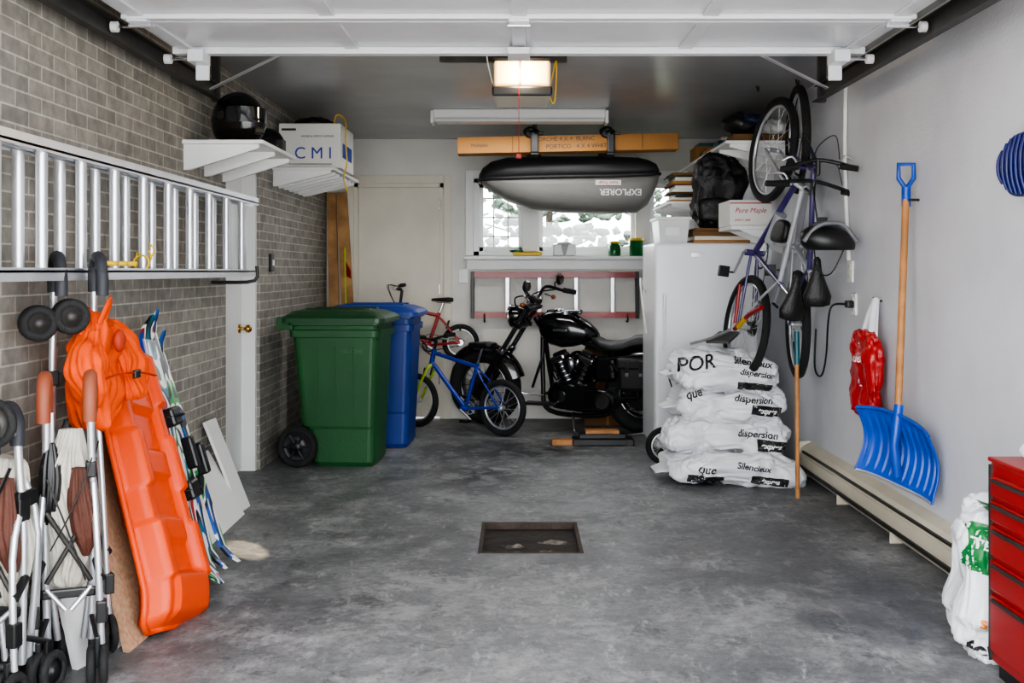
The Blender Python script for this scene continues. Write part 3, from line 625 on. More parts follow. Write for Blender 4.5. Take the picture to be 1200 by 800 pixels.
# ---------------------------------------------------------------- motorcycle
def motorcycle():
    yaw=math.degrees(math.atan2(.55,-1.28)); b=B('motorcycle',TR(1.0,8.55,0,yaw)@Matrix.Rotation(math.radians(-4),4,'X'))
    wb=1.39
    DK=mat('engine_black',(22,22,24),.35,metal=.5)
    DC=mat('dark_chrome',(120,120,124),.2,metal=1)
    def mw(c,R,tr,w,n=24):
        c=V(c); b.torus(c,(0,1,0),R-tr,tr,RUBBER,n=56,k=12,rz=w); b.torus(c,(0,1,0),R-2*tr,.014,DC,n=56,k=8,rz=w*.7)
        b.cyl(c+V((0,-.07,0)),c+V((0,.07,0)),.03,CHROME); b.lathe(c+V((0,.06,0)),(0,1,0),[(.03,0),(.12,0),(.12,.006),(.03,.006)],STEEL)
        for i in range(n):
            a=2*math.pi*i/n; s_=1 if i%2 else -1; b.tube([c+V((.03*math.cos(a+.5*s_),s_*.05,.03*math.sin(a+.5*s_))),c+V(((R-2*tr)*math.cos(a),0,(R-2*tr)*math.sin(a)))],.0028,DC,n=4)
    mw((0,0,.32),.32,.07,.08); mw((wb,0,.33),.33,.06,.065)
    def fender(c,R,w,a0,a1,dep=.07):
        rings=[]; c=V(c)
        for i in range(24):
            a=math.radians(a0+(a1-a0)*i/23); ring=[]
            for j in range(9):
                t=-1+2*j/8; rad=R+.02-dep*abs(t)**3; ring.append(c+V((rad*math.cos(a),w*t,rad*math.sin(a))))
            rings.append(ring)
        b.loft(rings,BLKG,cap=False,ringclosed=False)
        rings=[[p+(p-c).normalized()*.006 for p in r] for r in rings]; b.loft(rings,BLKG,cap=False,ringclosed=False)
    fender((0,0,.32),.36,.12,25,185,.1); fender((wb,0,.33),.35,.075,40,165)
    top=V((.93,0,1.02)); ax=V((wb,0,.33)); d=(top-ax)
    for s_ in (-1,1):
        y=V((0,s_*.105,0)); b.tube([ax+y,ax+y+d*.45],.03,DK,n=12); b.tube([ax+y+d*.45,top+y],.021,DC,n=12); b.cyl(ax+y+d*.44,ax+y+d*.48,.034,CHROME)
    for f in (.78,.99): p=ax+d*f; b.box(p.x-.04,p.x+.04,-.135,.135,p.z-.018,p.z+.018,DK,.008,rot=(0,-34,0))
    hd=V((1.12,0,.93)); b.lathe(hd,(1,0,-.1),[(0,-.13),(.05,-.12),(.085,-.06),(.092,0)],BLKG); b.torus(hd,(1,0,-.1),.09,.01,CHROME); b.lathe(hd,(1,0,-.1),[(0,.02),(.05,.014),(.088,0)],mat('headlight_glass',(200,205,210),.1,coat=1))
    b.tube([top,hd-V((.08,0,0))],.02,DK)
    bp=[(.72,.40,1.10),(.80,.34,1.12),(.90,.22,1.16),(.92,.1,1.08),(.92,0,1.05),(.92,-.1,1.08),(.90,-.22,1.16),(.80,-.34,1.12),(.72,-.40,1.10)]
    b.tube(bp,.014,DK,k=5)
    AMB=mat('amber_lens',(140,70,20),.3)
    for s_ in (-1,1):
        b.tube([(.79,s_*.345,1.12),(.70,s_*.41,1.095)],.022,RUBBER,n=12); b.tube([(.84,s_*.32,1.14),(.85,s_*.37,1.13),(.78,s_*.44,1.10)],.008,DC,n=6)
        b.tube([(.84,s_*.30,1.14),(.86,s_*.33,1.18),(.84,s_*.36,1.20)],.006,DK,n=6,k=3); b.blob((.83,s_*.37,1.21),(.018,.07,.05),DK); b.blob((.812,s_*.37,1.21),(.006,.058,.04),DC)
        b.blob((.88,s_*.34,1.06),(.022,.02,.02),AMB); b.tube([(.9,s_*.2,1.1),(.88,s_*.34,1.06)],.005,DK,n=6)
        b.tube([(.84,s_*.3,1.13),(1.0,s_*.2,1.1),(1.03,s_*.08,.98),(.95,0,.85)],.007,BLACK,k=6,n=6)
    b.tube([(.90,0,.93),(.82,0,.80)],.034,DK,n=12); b.tube([(.86,0,.84),(.3,0,.66)],.022,DK)
    for s_ in (-1,1):
        b.tube([(.84,s_*.02,.80),(.82,s_*.09,.40),(.76,s_*.11,.17),(.3,s_*.12,.16),(.15,s_*.12,.28),(0,s_*.12,.32)],.02,DK,k=5)
        b.tube([(.3,s_*.08,.66),(.15,s_*.12,.5),(0,s_*.12,.33)],.017,DK,k=4); b.tube([(.32,s_*.11,.60),(.05,s_*.13,.64),(-.12,s_*.13,.66)],.014,DK,k=3)
    rings=[]
    for x,w,zt,zb in ((.36,.03,.80,.77),(.39,.07,.84,.75),(.46,.105,.90,.72),(.56,.135,.96,.69),(.66,.15,.985,.68),(.76,.14,.985,.70),(.83,.11,.965,.75),(.87,.05,.93,.81)):
        ring=[]
        for j in range(20):
            a=2*math.pi*j/20; cy=math.copysign(abs(math.cos(a))**.8,math.cos(a)); cz=math.copysign(abs(math.sin(a))**.8,math.sin(a)); ring.append(V((x,w*cy,(zt+zb)/2+(zt-zb)/2*cz)))
        rings.append(ring)
    b.loft(rings,BLKG); b.box(.5,.8,-.035,.035,.955,.99,DC,.012); b.cyl((.62,.07,.96),(.62,.07,.985),.032,CHROME); b.torus((.7,0,.99),(0,0,1),.04,.006,CHROME)
    for s_ in (-1,1): b.box(.58,.70,s_*.148-.004,s_*.148+.004,.83,.85,CHROME,.003)
    rings=[]
    for x,w,zt,zb in ((-.16,.05,.76,.71),(-.1,.1,.80,.70),(0,.12,.80,.69),(.06,.12,.79,.68),(.12,.14,.76,.66),(.22,.155,.74,.65),(.32,.12,.75,.66),(.4,.07,.80,.7),(.43,.04,.81,.76)):
        rings.append([V((x,w*math.cos(2*math.pi*j/16),(zt+zb)/2+(zt-zb)/2*math.copysign(abs(math.sin(2*math.pi*j/16))**.7,math.sin(2*math.pi*j/16)))) for j in range(16)])
    b.loft(rings,LEATHER)
    b.box(.42,.76,-.10,.10,.18,.40,DK,.04,seg=3); b.cyl((.58,-.14,.31),(.58,.14,.31),.115,DK,n=32)
    pts=[]
    for i in range(13): a=math.radians(90+180*i/12); pts.append((.27+.085*math.cos(a),.28+.085*math.sin(a)))
    for i in range(13): a=math.radians(-90+180*i/12); pts.append((.64+.11*math.cos(a),.31+.11*math.sin(a)))
    b.loft([[V((x,y,z)) for x,z in pts] for y in (.12,.175)],DK,smooth=False)
    c0=V((.455,0,.295)); b.loft([[c0+(V((x,0,z))-c0)*f+V((0,y,0)) for x,z in pts] for y,f in ((.175,1.0),(.19,.92),(.196,.8))],BLKG,smooth=False)
    b.cyl((.27,.19,.28),(.27,.215,.28),.065,DC,n=28); b.torus((.27,.215,.28),(0,1,0),.055,.008,DK); b.cyl((.64,.19,.31),(.64,.21,.31),.05,DC,n=24)
    for sg in (-1,1):
        dr=V((math.sin(math.radians(23))*sg,0,math.cos(math.radians(23)))); base=V((.58+.04*sg,0,.38))
        for i in range(10):
            p=base+dr*(.02*i+.01); b.cyl(p,p+dr*.007,.082 if i<7 else .075,DC if i%2 else DK,n=24)
        b.cyl(base,base+dr*.2,.062,DK); h=base+dr*.21
        b.box(h.x-.07,h.x+.07,-.075,.075,h.z-.012,h.z+.045,DC,.018,rot=(0,23*sg,0))
        b.box(h.x-.05,h.x+.05,-.06,.06,h.z+.035,h.z+.075,DK,.02,rot=(0,23*sg,0))
        for y in (-.09,-.105): b.tube([V((.58+.03*sg,y,.36)),h+V((0,y+.02,0))],.008,CHROME)
        b.tube([h+V((.05*sg,-.05,-.03)),h+V((.12*sg,-.12,-.1)),(.62,-.17,.2),(.3,-.19,.2),(-.2,-.2,.24)],.024,CHROME,k=6,n=12)
    b.blob((.58,.10,.55),(.05,.03,.07),DC); b.lathe((.58,-.1,.55),(0,-1,0),[(0,.09),(.08,.085),(.09,.05),(.09,0)],CHROME)
    b.tube([(-.35,-.2,.25),(.3,-.19,.2)],.04,CHROME,n=14); b.tube([(-.33,-.2,.34),(.2,-.19,.28)],.036,CHROME,n=14)
    b.box(.18,.38,-.12,.12,.42,.63,BLKG,.04,seg=3); b.box(.66,.92,.19,.28,.24,.262,BLACK,.008); b.box(.66,.92,-.28,-.19,.24,.262,BLACK,.008)
    b.tube([(.80,.14,.3),(.9,.22,.32),(.95,.24,.33)],.007,CHROME); b.tube([(.55,.13,.17),(.5,.25,.04),(.44,.3,.022)],.012,CHROME)
    b.cyl((0,.09,.32),(0,.10,.32),.11,DK); b.tube([(0,.1,.43),(.3,.15,.36)],.01,RUBBER,flat=.5); b.tube([(0,.1,.21),(.3,.15,.21)],.01,RUBBER,flat=.5)
    b.tube([(0,.13,.33),(.02,.14,.6)],.026,DK,n=12)
    b.tube([(.90,.13,.36),(.84,.15,.50),(.80,.13,.62)],.012,DK,k=3)
    b.blob((-.37,0,.55),(.03,.06,.03),mat('tail_red',(170,15,15),.2)); 
    for s_ in (-1,1): b.blob((-.2,s_*.2,.6),(.03,.03,.03),BLKG); b.tube([(-.2,s_*.1,.6),(-.2,s_*.2,.6)],.007,CHROME)
    b.box(-.15,.13,.14,.24,.38,.63,LEATHER,.03,seg=3); b.box(-.16,.14,.135,.25,.55,.64,LEATHER,.02); 
    for x in (-.06,.05): b.box(x-.012,x+.012,.245,.255,.46,.62,BLACK); b.box(x-.014,x+.014,.253,.26,.5,.53,CHROME,.003)
    b.done()
motorcycle()
b=B('wood_block'); b.box(.25,.42,7.98,8.07,0,.04,WOOD,.003); b.done()
b=B('motorcycle_jack'); 
b.box(.40,.86,7.94,8.12,0,.05,BLACK,.008); b.box(.45,.8,7.96,8.1,.05,.085,BLACK,.006); b.tube([(.40,7.96,.03),(.86,7.96,.03)],.016,RED); b.box(.5,.75,7.97,8.09,.085,.11,WOOD,.003); b.tube([(.80,8.0,.07),(.92,7.92,.10)],.009,CHROME)
for x in (.43,.83): b.cyl((x,7.93,.025),(x,7.945,.025),.024,STEEL)
b.done()
b=B('cardboard_carton'); b.box(.55,.95,9.0,9.3,0,.62,CARD2,.004); b.slab([(.55,9.0,.62),(.95,9.0,.62),(.95,8.86,.68),(.55,8.86,.68)],.004,CARD2); b.box(.74,.76,8.998,9.0,.0,.62,CARD); b.done()
# ---------------------------------------------------------------- fridge and things on it
b=B('upright_freezer'); x0,x1,ya,yb=.95,1.66,7.42,8.17
b.box(x0,x1,ya+.07,yb,.06,1.5,FRIDGEM,.012); b.box(x0,x1,ya,ya+.06,.07,1.5,FRIDGEM,.02,seg=3); b.box(x0+.02,x1-.02,ya+.06,ya+.07,.08,1.49,STEEL)
b.box(x0+.04,x1-.04,ya+.05,yb-.03,.0,.06,BLACK); b.box(x0+.05,x0+.07,ya-.03,ya,.75,1.15,FRIDGEM,.008); b.box(x0+.05,x0+.07,ya-.03,ya+.01,.76,.78,FRIDGEM); b.box(x0+.25,x0+.33,ya-.004,ya,1.40,1.43,CHROME,.001)
for y in (ya+.1,yb-.1): b.cyl((x0+.05,y,0),(x0+.05,y,.06),.02,BLACK)
b.tube([(.945,8.0,1.15),(.90,7.9,1.25),(.90,7.8,1.1),(.93,7.78,.85)],.006,WHITE,k=6)
b.done()
b=B('storage_box'); b.loft([[V((x,y,z)) for x,y in ((.98+o,7.5+o),(1.2-o,7.5+o),(1.2-o,7.85-o),(.98+o,7.85-o))] for z,o in ((1.501,.015),(1.66,.0))],CLEAR,smooth=False); b.box(.965,1.215,7.485,7.865,1.66,1.685,WHITE,.006); b.box(1.03,1.13,7.495,7.503,1.55,1.61,INKW); b.done()
b=B('stack_of_books'); z=1.5
cs=[CARD,TEAL,CREAM,CARD2,WHITE,CARD2,BLACK,CREAM]
for i,m_ in enumerate((CARD,CREAM,CARD2,CARD2)):
    h=.02+.008*(i%3); b.box(1.22+.01*(i%2),1.62-.015*(i%3),7.46+.01*(i%3),7.8,z+.001,z+h,m_,.003); z+=h
b.done(); ztop=z
b=B('backpack')
b.blob((1.42,7.62,z+.25),(.18,.13,.26),LEATHER,e=(.65,.65),nz=.06,ns=5,zmin=z+.003,seed=3,fine=.018,nu=80,nv=50)
b.blob((1.37,7.51,z+.13),(.12,.05,.09),LEATHER,e=(.6,.6),nz=.02,ns=6,zmin=z+.005,seed=5)
b.tube([(1.36,7.6,z+.47),(1.39,7.6,z+.53),(1.44,7.6,z+.52),(1.46,7.6,z+.47)],.009,BLACK,k=4); b.tube([(1.28,7.51,z+.3),(1.25,7.48,z+.15),(1.28,7.5,z+.03)],.012,BLACK,k=4,flat=.4)
for dz in (.19,.33): b.tube([(1.30,7.50,z+dz),(1.39,7.475,z+dz+.03),(1.50,7.50,z+dz)],.004,STEEL,k=4,n=5)
b.done()
b=B('maple_syrup_carton'); b.box(1.385,1.66,7.0,7.40,1.602,1.77,WB,.004); b.text('Pure Maple',.045,FRONT(1.52,6.998,1.70),INKR,shear=.3); b.text('pure / pur',.025,FRONT(1.47,6.998,1.64),INKR); b.box(1.385,1.66,6.998,7.0,1.745,1.752,INKR)
b.done()
b=B('wall_shelf'); b.box(1.39,XR,6.98,7.42,1.575,1.6,WHITE,.003)
for y in (7.02,7.36): b.slab([(XR,y,1.575),(1.45,y,1.575),(XR-.03,y,1.42),(XR,y,1.42)],.01,WHITE)
b.done()
shelf('wall_shelf',1.36,XR,7.0,9.2,2.14,7,side=1); shelf('wall_shelf',1.15,XR,8.2,9.2,1.82,5,side=1)
b=B('stored_boxes')
yy=7.05
for i,(w,d,h,m) in enumerate(((.40,.25,.05,CARD2),(.36,.25,.07,LUMBER),(.3,.2,.12,BLACK),(.42,.3,.05,LUMBER),(.3,.22,.14,TEAL),(.35,.3,.1,CARD2),(.38,.28,.16,CARD))):
    b.box(XR-.03-w,XR-.03,yy,yy+d,2.161,2.161+h,m,.006); 
    if i%2==0 and i: b.box(XR-w,XR-.05,yy+.02,yy+d-.02,2.162+h,2.19+h,cs[(i+3)%8],.004)
    yy+=d+.02
b.done()
b=B('stack_of_books')
z=1.841
for i in range(11):
    h=.012+.008*(i%3); b.box(1.17+.02*(i%3),XR-.12-.03*(i%4),8.24+.01*(i%2),8.62,z,z+h,(CARD,WHITE,CARD2,CREAM,CARD2,WHITE,BLACK)[(i*3)%7],.002); z+=h+.001
b.done()
NAVYH=mat('navy_helmet',(20,34,60),.3)
b=B('helmet'); b.blob((1.50,7.17,2.29),(.13,.1,.08),BLACK,zmin=2.213,nz=.02,ns=9); b.blob((1.56,7.12,2.31),(.09,.07,.05),NAVYH,nz=.02,ns=9); b.blob((1.72,7.2,2.27),(.09,.08,.06),WHITE,nz=.03,ns=9,zmin=2.213); b.done()
# roof box
b=B('rooftop_cargo_box'); Yc=8.62
st=[(-.32,2.06,2.03,2.08,.05),(-.29,2.0,2.03,2.13,.14),(-.22,1.94,2.035,2.18,.2),(-.1,1.87,2.035,2.21,.245),(.1,1.80,2.04,2.22,.265),(.35,1.775,2.045,2.22,.27),(.7,1.765,2.05,2.22,.27),(.95,1.775,2.06,2.21,.26),(1.03,1.83,2.065,2.19,.25),(1.09,1.95,2.07,2.16,.23),(1.11,2.03,2.07,2.12,.2)]
def lower(x,zb,zr,w,n=24):
    out=[]
    for j in range(n):
        a=math.pi+math.pi*j/(n-1); out.append(V((x,Yc+w*math.copysign(abs(math.cos(a))**.6,math.cos(a)),zr+(zr-zb)*-abs(math.sin(a))**.7)))
    return out
def upper(x,zt,zr,w,n=24):
    out=[]
    for j in range(n):
        a=math.pi*j/(n-1); out.append(V((x,Yc+w*.96*math.copysign(abs(math.cos(a))**.5,math.cos(a)),zr+(zt-zr)*abs(math.sin(a))**.5)))
    return out
b.loft([lower(x,zb,zr,w) for x,zb,zr,zt,w in st],GREYBOX,cap=True)
DKBOX=mat('roof_box_dark',(34,34,36),.5)
b.loft([upper(x,zt,zr,w) for x,zb,zr,zt,w in st],DKBOX,cap=True)
rim=[V((x,Yc-w-.008,zr)) for x,zb,zr,zt,w in st]+[V((x,Yc+w+.008,zr)) for x,zb,zr,zt,w in st[::-1]]
b.tube(rim,.016,DKBOX,closed=True)
b.text('EXPLORER',.07,FRONT(.80,Yc-.4,1.925,180),INKW,wrap=True,bold=.001,off=.003)
LB=mat('label_white',(225,222,215),.5)
b.box(.60,.80,Yc-.279,Yc-.268,1.975,2.015,LB,.002); b.text('Super Tough',.03,FRONT(.70,Yc-.281,1.995,180),INKR)
for x in (.12,.70):
    b.box(x-.06,x+.06,Yc-.03,Yc+.03,2.21,2.26,BLACK,.01); b.box(x-.02,x+.02,Yc-.02,Yc+.02,2.25,ZC,STEEL,.004)
b.done()
b=B('cardboard_long_carton')
b.box(-.47,1.22,8.13,8.33,2.215,2.34,CARD,.004,rot=(0,-1.2,0)); 
b.text('PORTICO   4 X 4 WHITE',.045,FRONT(.45,8.128,2.255,0)@Matrix.Rotation(math.radians(1.2),4,'Z'),INK); b.text('PORCHE 4 X 4  BLANC',.045,FRONT(.35,8.128,2.31)@Matrix.Rotation(math.radians(1.2),4,'Z'),INK); b.text('Multiples',.035,FRONT(-.3,8.128,2.26)@Matrix.Rotation(math.radians(1.2),4,'Z'),INK)
b.box(.94,.945,8.127,8.335,2.235,2.35,CARD2); b.box(-.05,-.045,8.127,8.335,2.21,2.33,CARD2)
for x in (.12,.70):
    b.box(x-.07,x+.07,8.10,8.36,2.34,2.36,BLACK,.006); b.box(x-.02,x+.02,8.2,8.26,2.34,ZC,BLACK,.004); b.blob((x-.03,8.12,2.36),(.06,.03,.045),BLACK,nz=.02,ns=14); b.box(x-.03,x+.03,8.09,8.12,2.2,2.35,BLACK,.01); b.box(x-.03,x+.03,8.1,8.35,2.185,2.205,BLACK,.005)
b.done()
b=B('plastic_tub'); b.lathe((.40,YB-.08,wz0-.005),(0,0,1),[(0,0.002),(.05,.0),(.06,.1),(.065,.1),(.065,.12),(0,.125)],CLEAR); b.box(.30,.50,YB-.13,YB-.04,wz0-.004,wz0+.1,CLEAR,.01); b.done()
b=B('glass_jar'); b.lathe((.84,YB-.07,wz0-.005),(0,0,1),[(0,0),(.05,0),(.055,.02),(.055,.09),(.04,.105),(.04,.11),(0,.11)],mat('green_glass',(30,90,50),.2)); b.lathe((.84,YB-.07,wz0+.105),(0,0,1),[(.045,0),(.045,.02),(0,.02)],YEL); b.done()
b=B('cleaning_sponge'); b.box(-.05,.2,YB-.12,YB-.04,wz0-.004,wz0+.03,YEL,.006); b.blob((-.02,YB-.08,wz0+.04),(.06,.03,.02),GRN,nz=.01,ns=20); b.done()
b=B('paint_can'); b.lathe((1.03,YB-.075,wz0-.004),(0,0,1),[(0,0),(.06,0),(.06,.13),(.065,.135),(.055,.14),(0,.135)],GRN); b.lathe((1.03,YB-.075,wz0+.13),(0,0,1),[(.067,0),(.067,.02),(0,.02)],YEL); b.done()
# ---------------------------------------------------------------- sack stack
b=B('stack_of_sacks'); z=0
for i,(cx,rx,ry,h,yw,tilt) in enumerate(((1.29,.40,.27,.185,3,0),(1.29,.36,.24,.215,-4,2),(1.28,.345,.24,.205,4,-3),(1.27,.33,.23,.215,-3,3))):
    b.blob((cx,6.62 if i==0 else 6.66,z+h*.5),(rx,ry,h*.62),WBAG,e=(.75,.5),nz=.085,ns=4.2,nu=150,nv=60,rot=(0,tilt,yw),seed=i+2,zmin=.001 if i==0 else None,fine=.022)
    z+=h*.97
    b.slab([(cx-rx-.05,6.55,z-h*.62),(cx-rx+.06,6.5,z-h*.5),(cx-rx+.06,6.85,z-h*.5),(cx-rx-.05,6.8,z-h*.68)],.006,WBAG)
for x,zz,w_,h_,ro in ((1.50,.045,.22,.05,-6),(1.53,.245,.18,.07,-5),(1.50,.455,.20,.06,-8),(1.43,.60,.22,.045,-6),(1.12,.055,.22,.05,-4)):
    b.patch(w_,h_,FRONT(x,6.3,zz,ro),INK,.003)
tx=[('Silencieux',.05,1.40,.13,-8,INK),('que',.07,1.12,.12,-5,INK),('dispersion',.058,1.44,.315,-4,INK),('dispersion',.058,1.42,.525,-6,INK),('que',.07,1.06,.56,12,INK),('POR',.12,1.07,.74,8,INK),('dispersion',.05,1.44,.68,-8,INK),('Silencieux',.055,1.42,.745,-7,INK),('expres',.04,1.50,.045,-6,INKW),('expres',.045,1.52,.245,-5,INKW),('expres',.045,1.50,.455,-8,INKW)]
for t,s_,x,zz,ro,m_ in tx: b.text(t,s_,FRONT(x,6.3,zz,ro),m_,wrap=True,bold=.0015,off=.004 if m_ is INK else .006,shear=.2)
b.done()
b=B('wooden_pole'); b.tube([(1.60,6.12,.0),(1.62,6.22,.93)],.013,WOOD,n=12); b.tube([(1.617,6.20,.76),(1.62,6.22,.95)],.016,TEAL,n=12); b.done()
b=B('stored_skis'); b.slab([(1.15,6.55,.86),(1.28,6.5,.86),(1.42,6.85,.90),(1.3,6.9,.90)],.015,STEEL); b.tube([(1.05,6.5,.86),(1.2,6.6,.89),(1.35,6.8,.93)],.01,ALU,k=3); b.done()
# ---------------------------------------------------------------- snow shovels
def blade(b,p0,p1,z0,h,m,flip=False,lip=ALU):
    p0=V(p0);p1=V(p1); wd=(p1-p0); w=wd.length; wd.normalize(); nn=V((-wd.y,wd.x,0)); nn=-nn if nn.y>0 else nn
    cb=(p0+p1)/2; rings=[]
    for i in range(17):
        t=i/16; tt=1-t if flip else t; zz=z0+h*t; curve=.07*math.sin(math.pi*.9*tt)-.03*tt
        ring=[]
        for j in range(65):
            u=-1+2*j/64; rib=.007*(1 if math.sin(u*34)>0 else 0)*(1 if .1<t<.9 else 0)
            zc=zz+ (.03*(1-u*u)*((tt-.8)/.2)*(-1 if flip else 1) if tt>.8 else 0)
            ring.append(cb+wd*(w*.5*u*(1-.06*tt))+nn*(-curve+.035*abs(u)**4+rib)+V((0,0,zc-(.0 if flip else .04*u))))
        rings.append(ring)
    b.loft(rings,m,cap=False,ringclosed=False,smooth=False); b.loft([[p-nn*.006 for p in r] for r in rings],m,cap=False,ringclosed=False)
    lo,hi=(16,0) if flip else (0,16)
    b.tube([rings[lo][j]-nn*.003 for j in range(0,65,4)],.007,lip,n=6); b.tube([rings[hi][j]-nn*.003 for j in range(0,65,4)],.009,m,n=6)
    b.tube([r[0] for r in rings],.006,m,n=6); b.tube([r[-1] for r in rings],.006,m,n=6)
    return cb,wd,nn
b=B('snow_shovel')
hc,wd,nn=blade(b,(1.60,4.99,0),(1.80,4.585,0),.34,.29,BLUES)
b.tube([hc+V((0,0,.38))+nn*.0,hc+V((0,0,.52))+nn*.02,hc+V((0,0,.64)),hc+V((.01,.01,.70))],.021,BLUES,n=12)
b.tube([hc+V((.0,0,.62)),V((1.79,4.93,1.66))],.0165,WOOD,n=12)
tp=V((1.79,4.93,1.60)); b.tube([tp,tp+V((0,0,.09))],.021,BLUES,n=12)
b.tube([tp+V((0,0,.08)),tp+V((-.035,0,.13)),tp+V((-.035,0,.195)),tp+V((.035,0,.195)),tp+V((.035,0,.13)),tp+V((0,0,.08))],.011,BLUES,n=10)
b.tube([(XR,4.93,1.63),(XR-.06,4.91,1.63)],.006,STEEL)
b.done()
NAVY=mat('navy_plastic',(12,24,92),.35)
b=B('snow_shovel'); c=V((1.79,3.76,1.68))
b.blob(c,(.025,.17,.115),NAVY,e=(.7,.75),nu=60,nv=30)
for i in range(9):
    u=-.14+.035*i; hh_=.105*math.sqrt(max(.05,1-(u/.17)**2)); b.tube([c+V((-.02,u,-hh_)),c+V((-.036,u,-hh_*.4)),c+V((-.036,u,hh_*.4)),c+V((-.02,u,hh_))],.0075,NAVY,k=3)
b.torus(c+V((-.012,0,0)),(1,0,0),.001,.001,NAVY)
b.tube([c+V((0,-.06,-.08)),c+V((0,-.08,-.25)),c+V((0,-.08,-.95))],.016,WOOD,n=12); b.tube([(XR,3.76,1.82),(1.80,3.76,1.82),(1.79,3.76,1.78)],.006,STEEL); b.done()
# shopping bag
b=B('shopping_bag')
def bs(p): 
    x,y,z=p; return (x*(1-.25*max(z,0)),y*(1-.25*max(z,0)),z)
b.blob((1.77,5.43,.78),(.05,.175,.22),REDB,e=(.5,.6),nz=.04,ns=7,shape=bs,nu=110,nv=60,seed=8,fine=.016)
for t,s_,z in (('que',.06,.86),('z',.045,.93),('c',.08,.74)): b.text(t,s_,cols((.25,-.97,0),(0,0,1),(-.97,-.25,0),(1.6,5.4,z)),INKW,wrap=True,bold=.001)
for y in (5.36,5.5): b.slab([(1.78,y-.03,.97),(1.78,y+.03,.97),(1.82,5.44,1.16),(1.82,5.42,1.16)],.012,WBAG); b.tube([(1.77,y,.95),(1.79,y*.5+5.43*.5,1.06),(1.82,5.43,1.16)],.018,WBAG,k=4)
b.tube([(XR,5.43,1.15),(1.81,5.43,1.15),(1.805,5.43,1.17)],.005,STEEL); b.done()
# tool chest
b=B('tool_chest'); x0,x1,ya,yb=1.52,1.84,2.55,3.44
b.box(x0,x1,ya,yb,.05,.69,RED,.008); b.box(x0+.02,x1-.01,ya+.02,yb-.02,0,.05,BLACK)
for z0,z1 in ((.09,.27),(.285,.38),(.395,.49),(.505,.57),(.585,.65)):
    b.box(x0-.012,x0,ya+.025,yb-.025,z0,z1,RED,.004); b.box(x0-.022,x0-.012,ya+.05,yb-.05,z1-.02,z1-.008,STEEL,.003)
b.box(x0-.008,x0,yb-.02,yb-.005,.06,.68,STEEL); b.box(x0-.01,x1,ya,yb,.69,.705,RED,.005); b.done()
b=B('work_gloves'); b.blob((1.62,3.32,.735),(.05,.08,.03),WBAG,nz=.02,ns=14,zmin=.708); b.blob((1.68,3.25,.75),(.05,.06,.045),BLUES,nz=.02,ns=14,zmin=.708)
b.done()
b=B('soil_bag'); b.blob((1.63,3.62,.26),(.155,.12,.29),WBAG,e=(.5,.5),nz=.05,ns=6,nu=120,nv=70,zmin=.002,seed=12,fine=.016)
b.patch(.20,.16,FRONT(1.58,3.4,.38,-10),GRN,.003); b.patch(.06,.2,FRONT(1.56,3.4,.42,-16),GRN,.0035)
b.text('TERRE',.045,FRONT(1.55,3.4,.40,-10),INKW,wrap=True,bold=.001,off=.006)
b.text('ferti',.08,FRONT(1.55,3.4,.05,4),INK,wrap=True,bold=.003,off=.004); b.text('sun',.06,FRONT(1.55,3.4,.15),mat('orange_ink',(220,120,30),.5),wrap=True,bold=.002,off=.004); b.done()
# ---------------------------------------------------------------- left leaning things
b=B('white_panel'); b.slab([(-1.46,4.97,0),(-1.47,5.72,0),(-1.675,5.75,.34),(-1.665,5.02,.34)],-.018,WHITE); b.done()
b=B('white_panel'); b.slab([(-1.50,5.76,0),(-1.49,5.92,0),(-1.66,5.84,.5),(-1.665,5.66,.5)],-.015,WHITE); b.done()
b=B('white_panel'); b.slab([(-1.44,3.48,0),(-1.36,3.78,0),(-1.60,4.0,.48),(-1.66,3.7,.48)],-.02,WHITE); b.done()
b=B('particle_board_panel'); b.slab([(-1.33,3.64,0),(-1.29,4.28,0),(-1.60,4.52,.66),(-1.63,3.95,.66)],-.02,CHIP); b.done()
b=B('toboggan_sled')
o=V((-1.20,3.92,.02)); top=V((-1.575,4.22,1.02)); Lv=(top-o); ln=Lv.length; Lv.normalize(); Wv=V((0,1,0)); Wv=(Wv-Lv*Wv.dot(Lv)).normalized(); Nv=Wv.cross(Lv).normalized()
if Nv.x<0: Nv=-Nv
rings=[]
NU,NL=61,110
def sst(x): x=max(0,min(1,x)); return x*x*(3-2*x)
for i in range(NL+1):
    t=i/NL; hw=.225*(1-.12*t)*(math.sin(min(1,t/.08+.55)*math.pi/2))*(math.sin(min(1,(1-t)/.1+.5)*math.pi/2)); ring=[]
    for j in range(NU):
        u=-1+2*j/(NU-1); a=abs(u)
        h=.10*(1-sst((a-.82)/.12))
        h-=.05*sst((.62-a)/.04)*sst((t-.14)/.03)*sst((.94-t)/.03)
        if a<.5: h+=.022*sst((math.sin(t*26)-.2)*5)*sst((t-.25)/.03)*sst((.85-t)/.03)
        h*=min(1,t/.05+.35)*min(1,(1-t)/.06+.3)
        if a>.62 and a<.95: h-=.02*sst((math.sin(t*20)-.3)*7)
        if t<.15: h-=.05*(1-t/.15)**2
        ring.append(o+Lv*ln*t+Wv*hw*u+Nv*(h-.05))
    rings.append(ring)
b.loft(rings,ORANGE,cap=False,ringclosed=False); b.loft([[p-Nv*.008 for p in r] for r in rings],ORANGE,cap=False,ringclosed=False)
edge=[r[0] for r in rings[::3]]+[p for p in rings[-1]][1::3]+[r[-1] for r in rings[::-3]]+[p for p in rings[0][::-1]][1:-1:3]
b.tube(edge,.012,ORANGE,closed=True,n=8)
ob=b.done()
b=B('orange_life_vest')
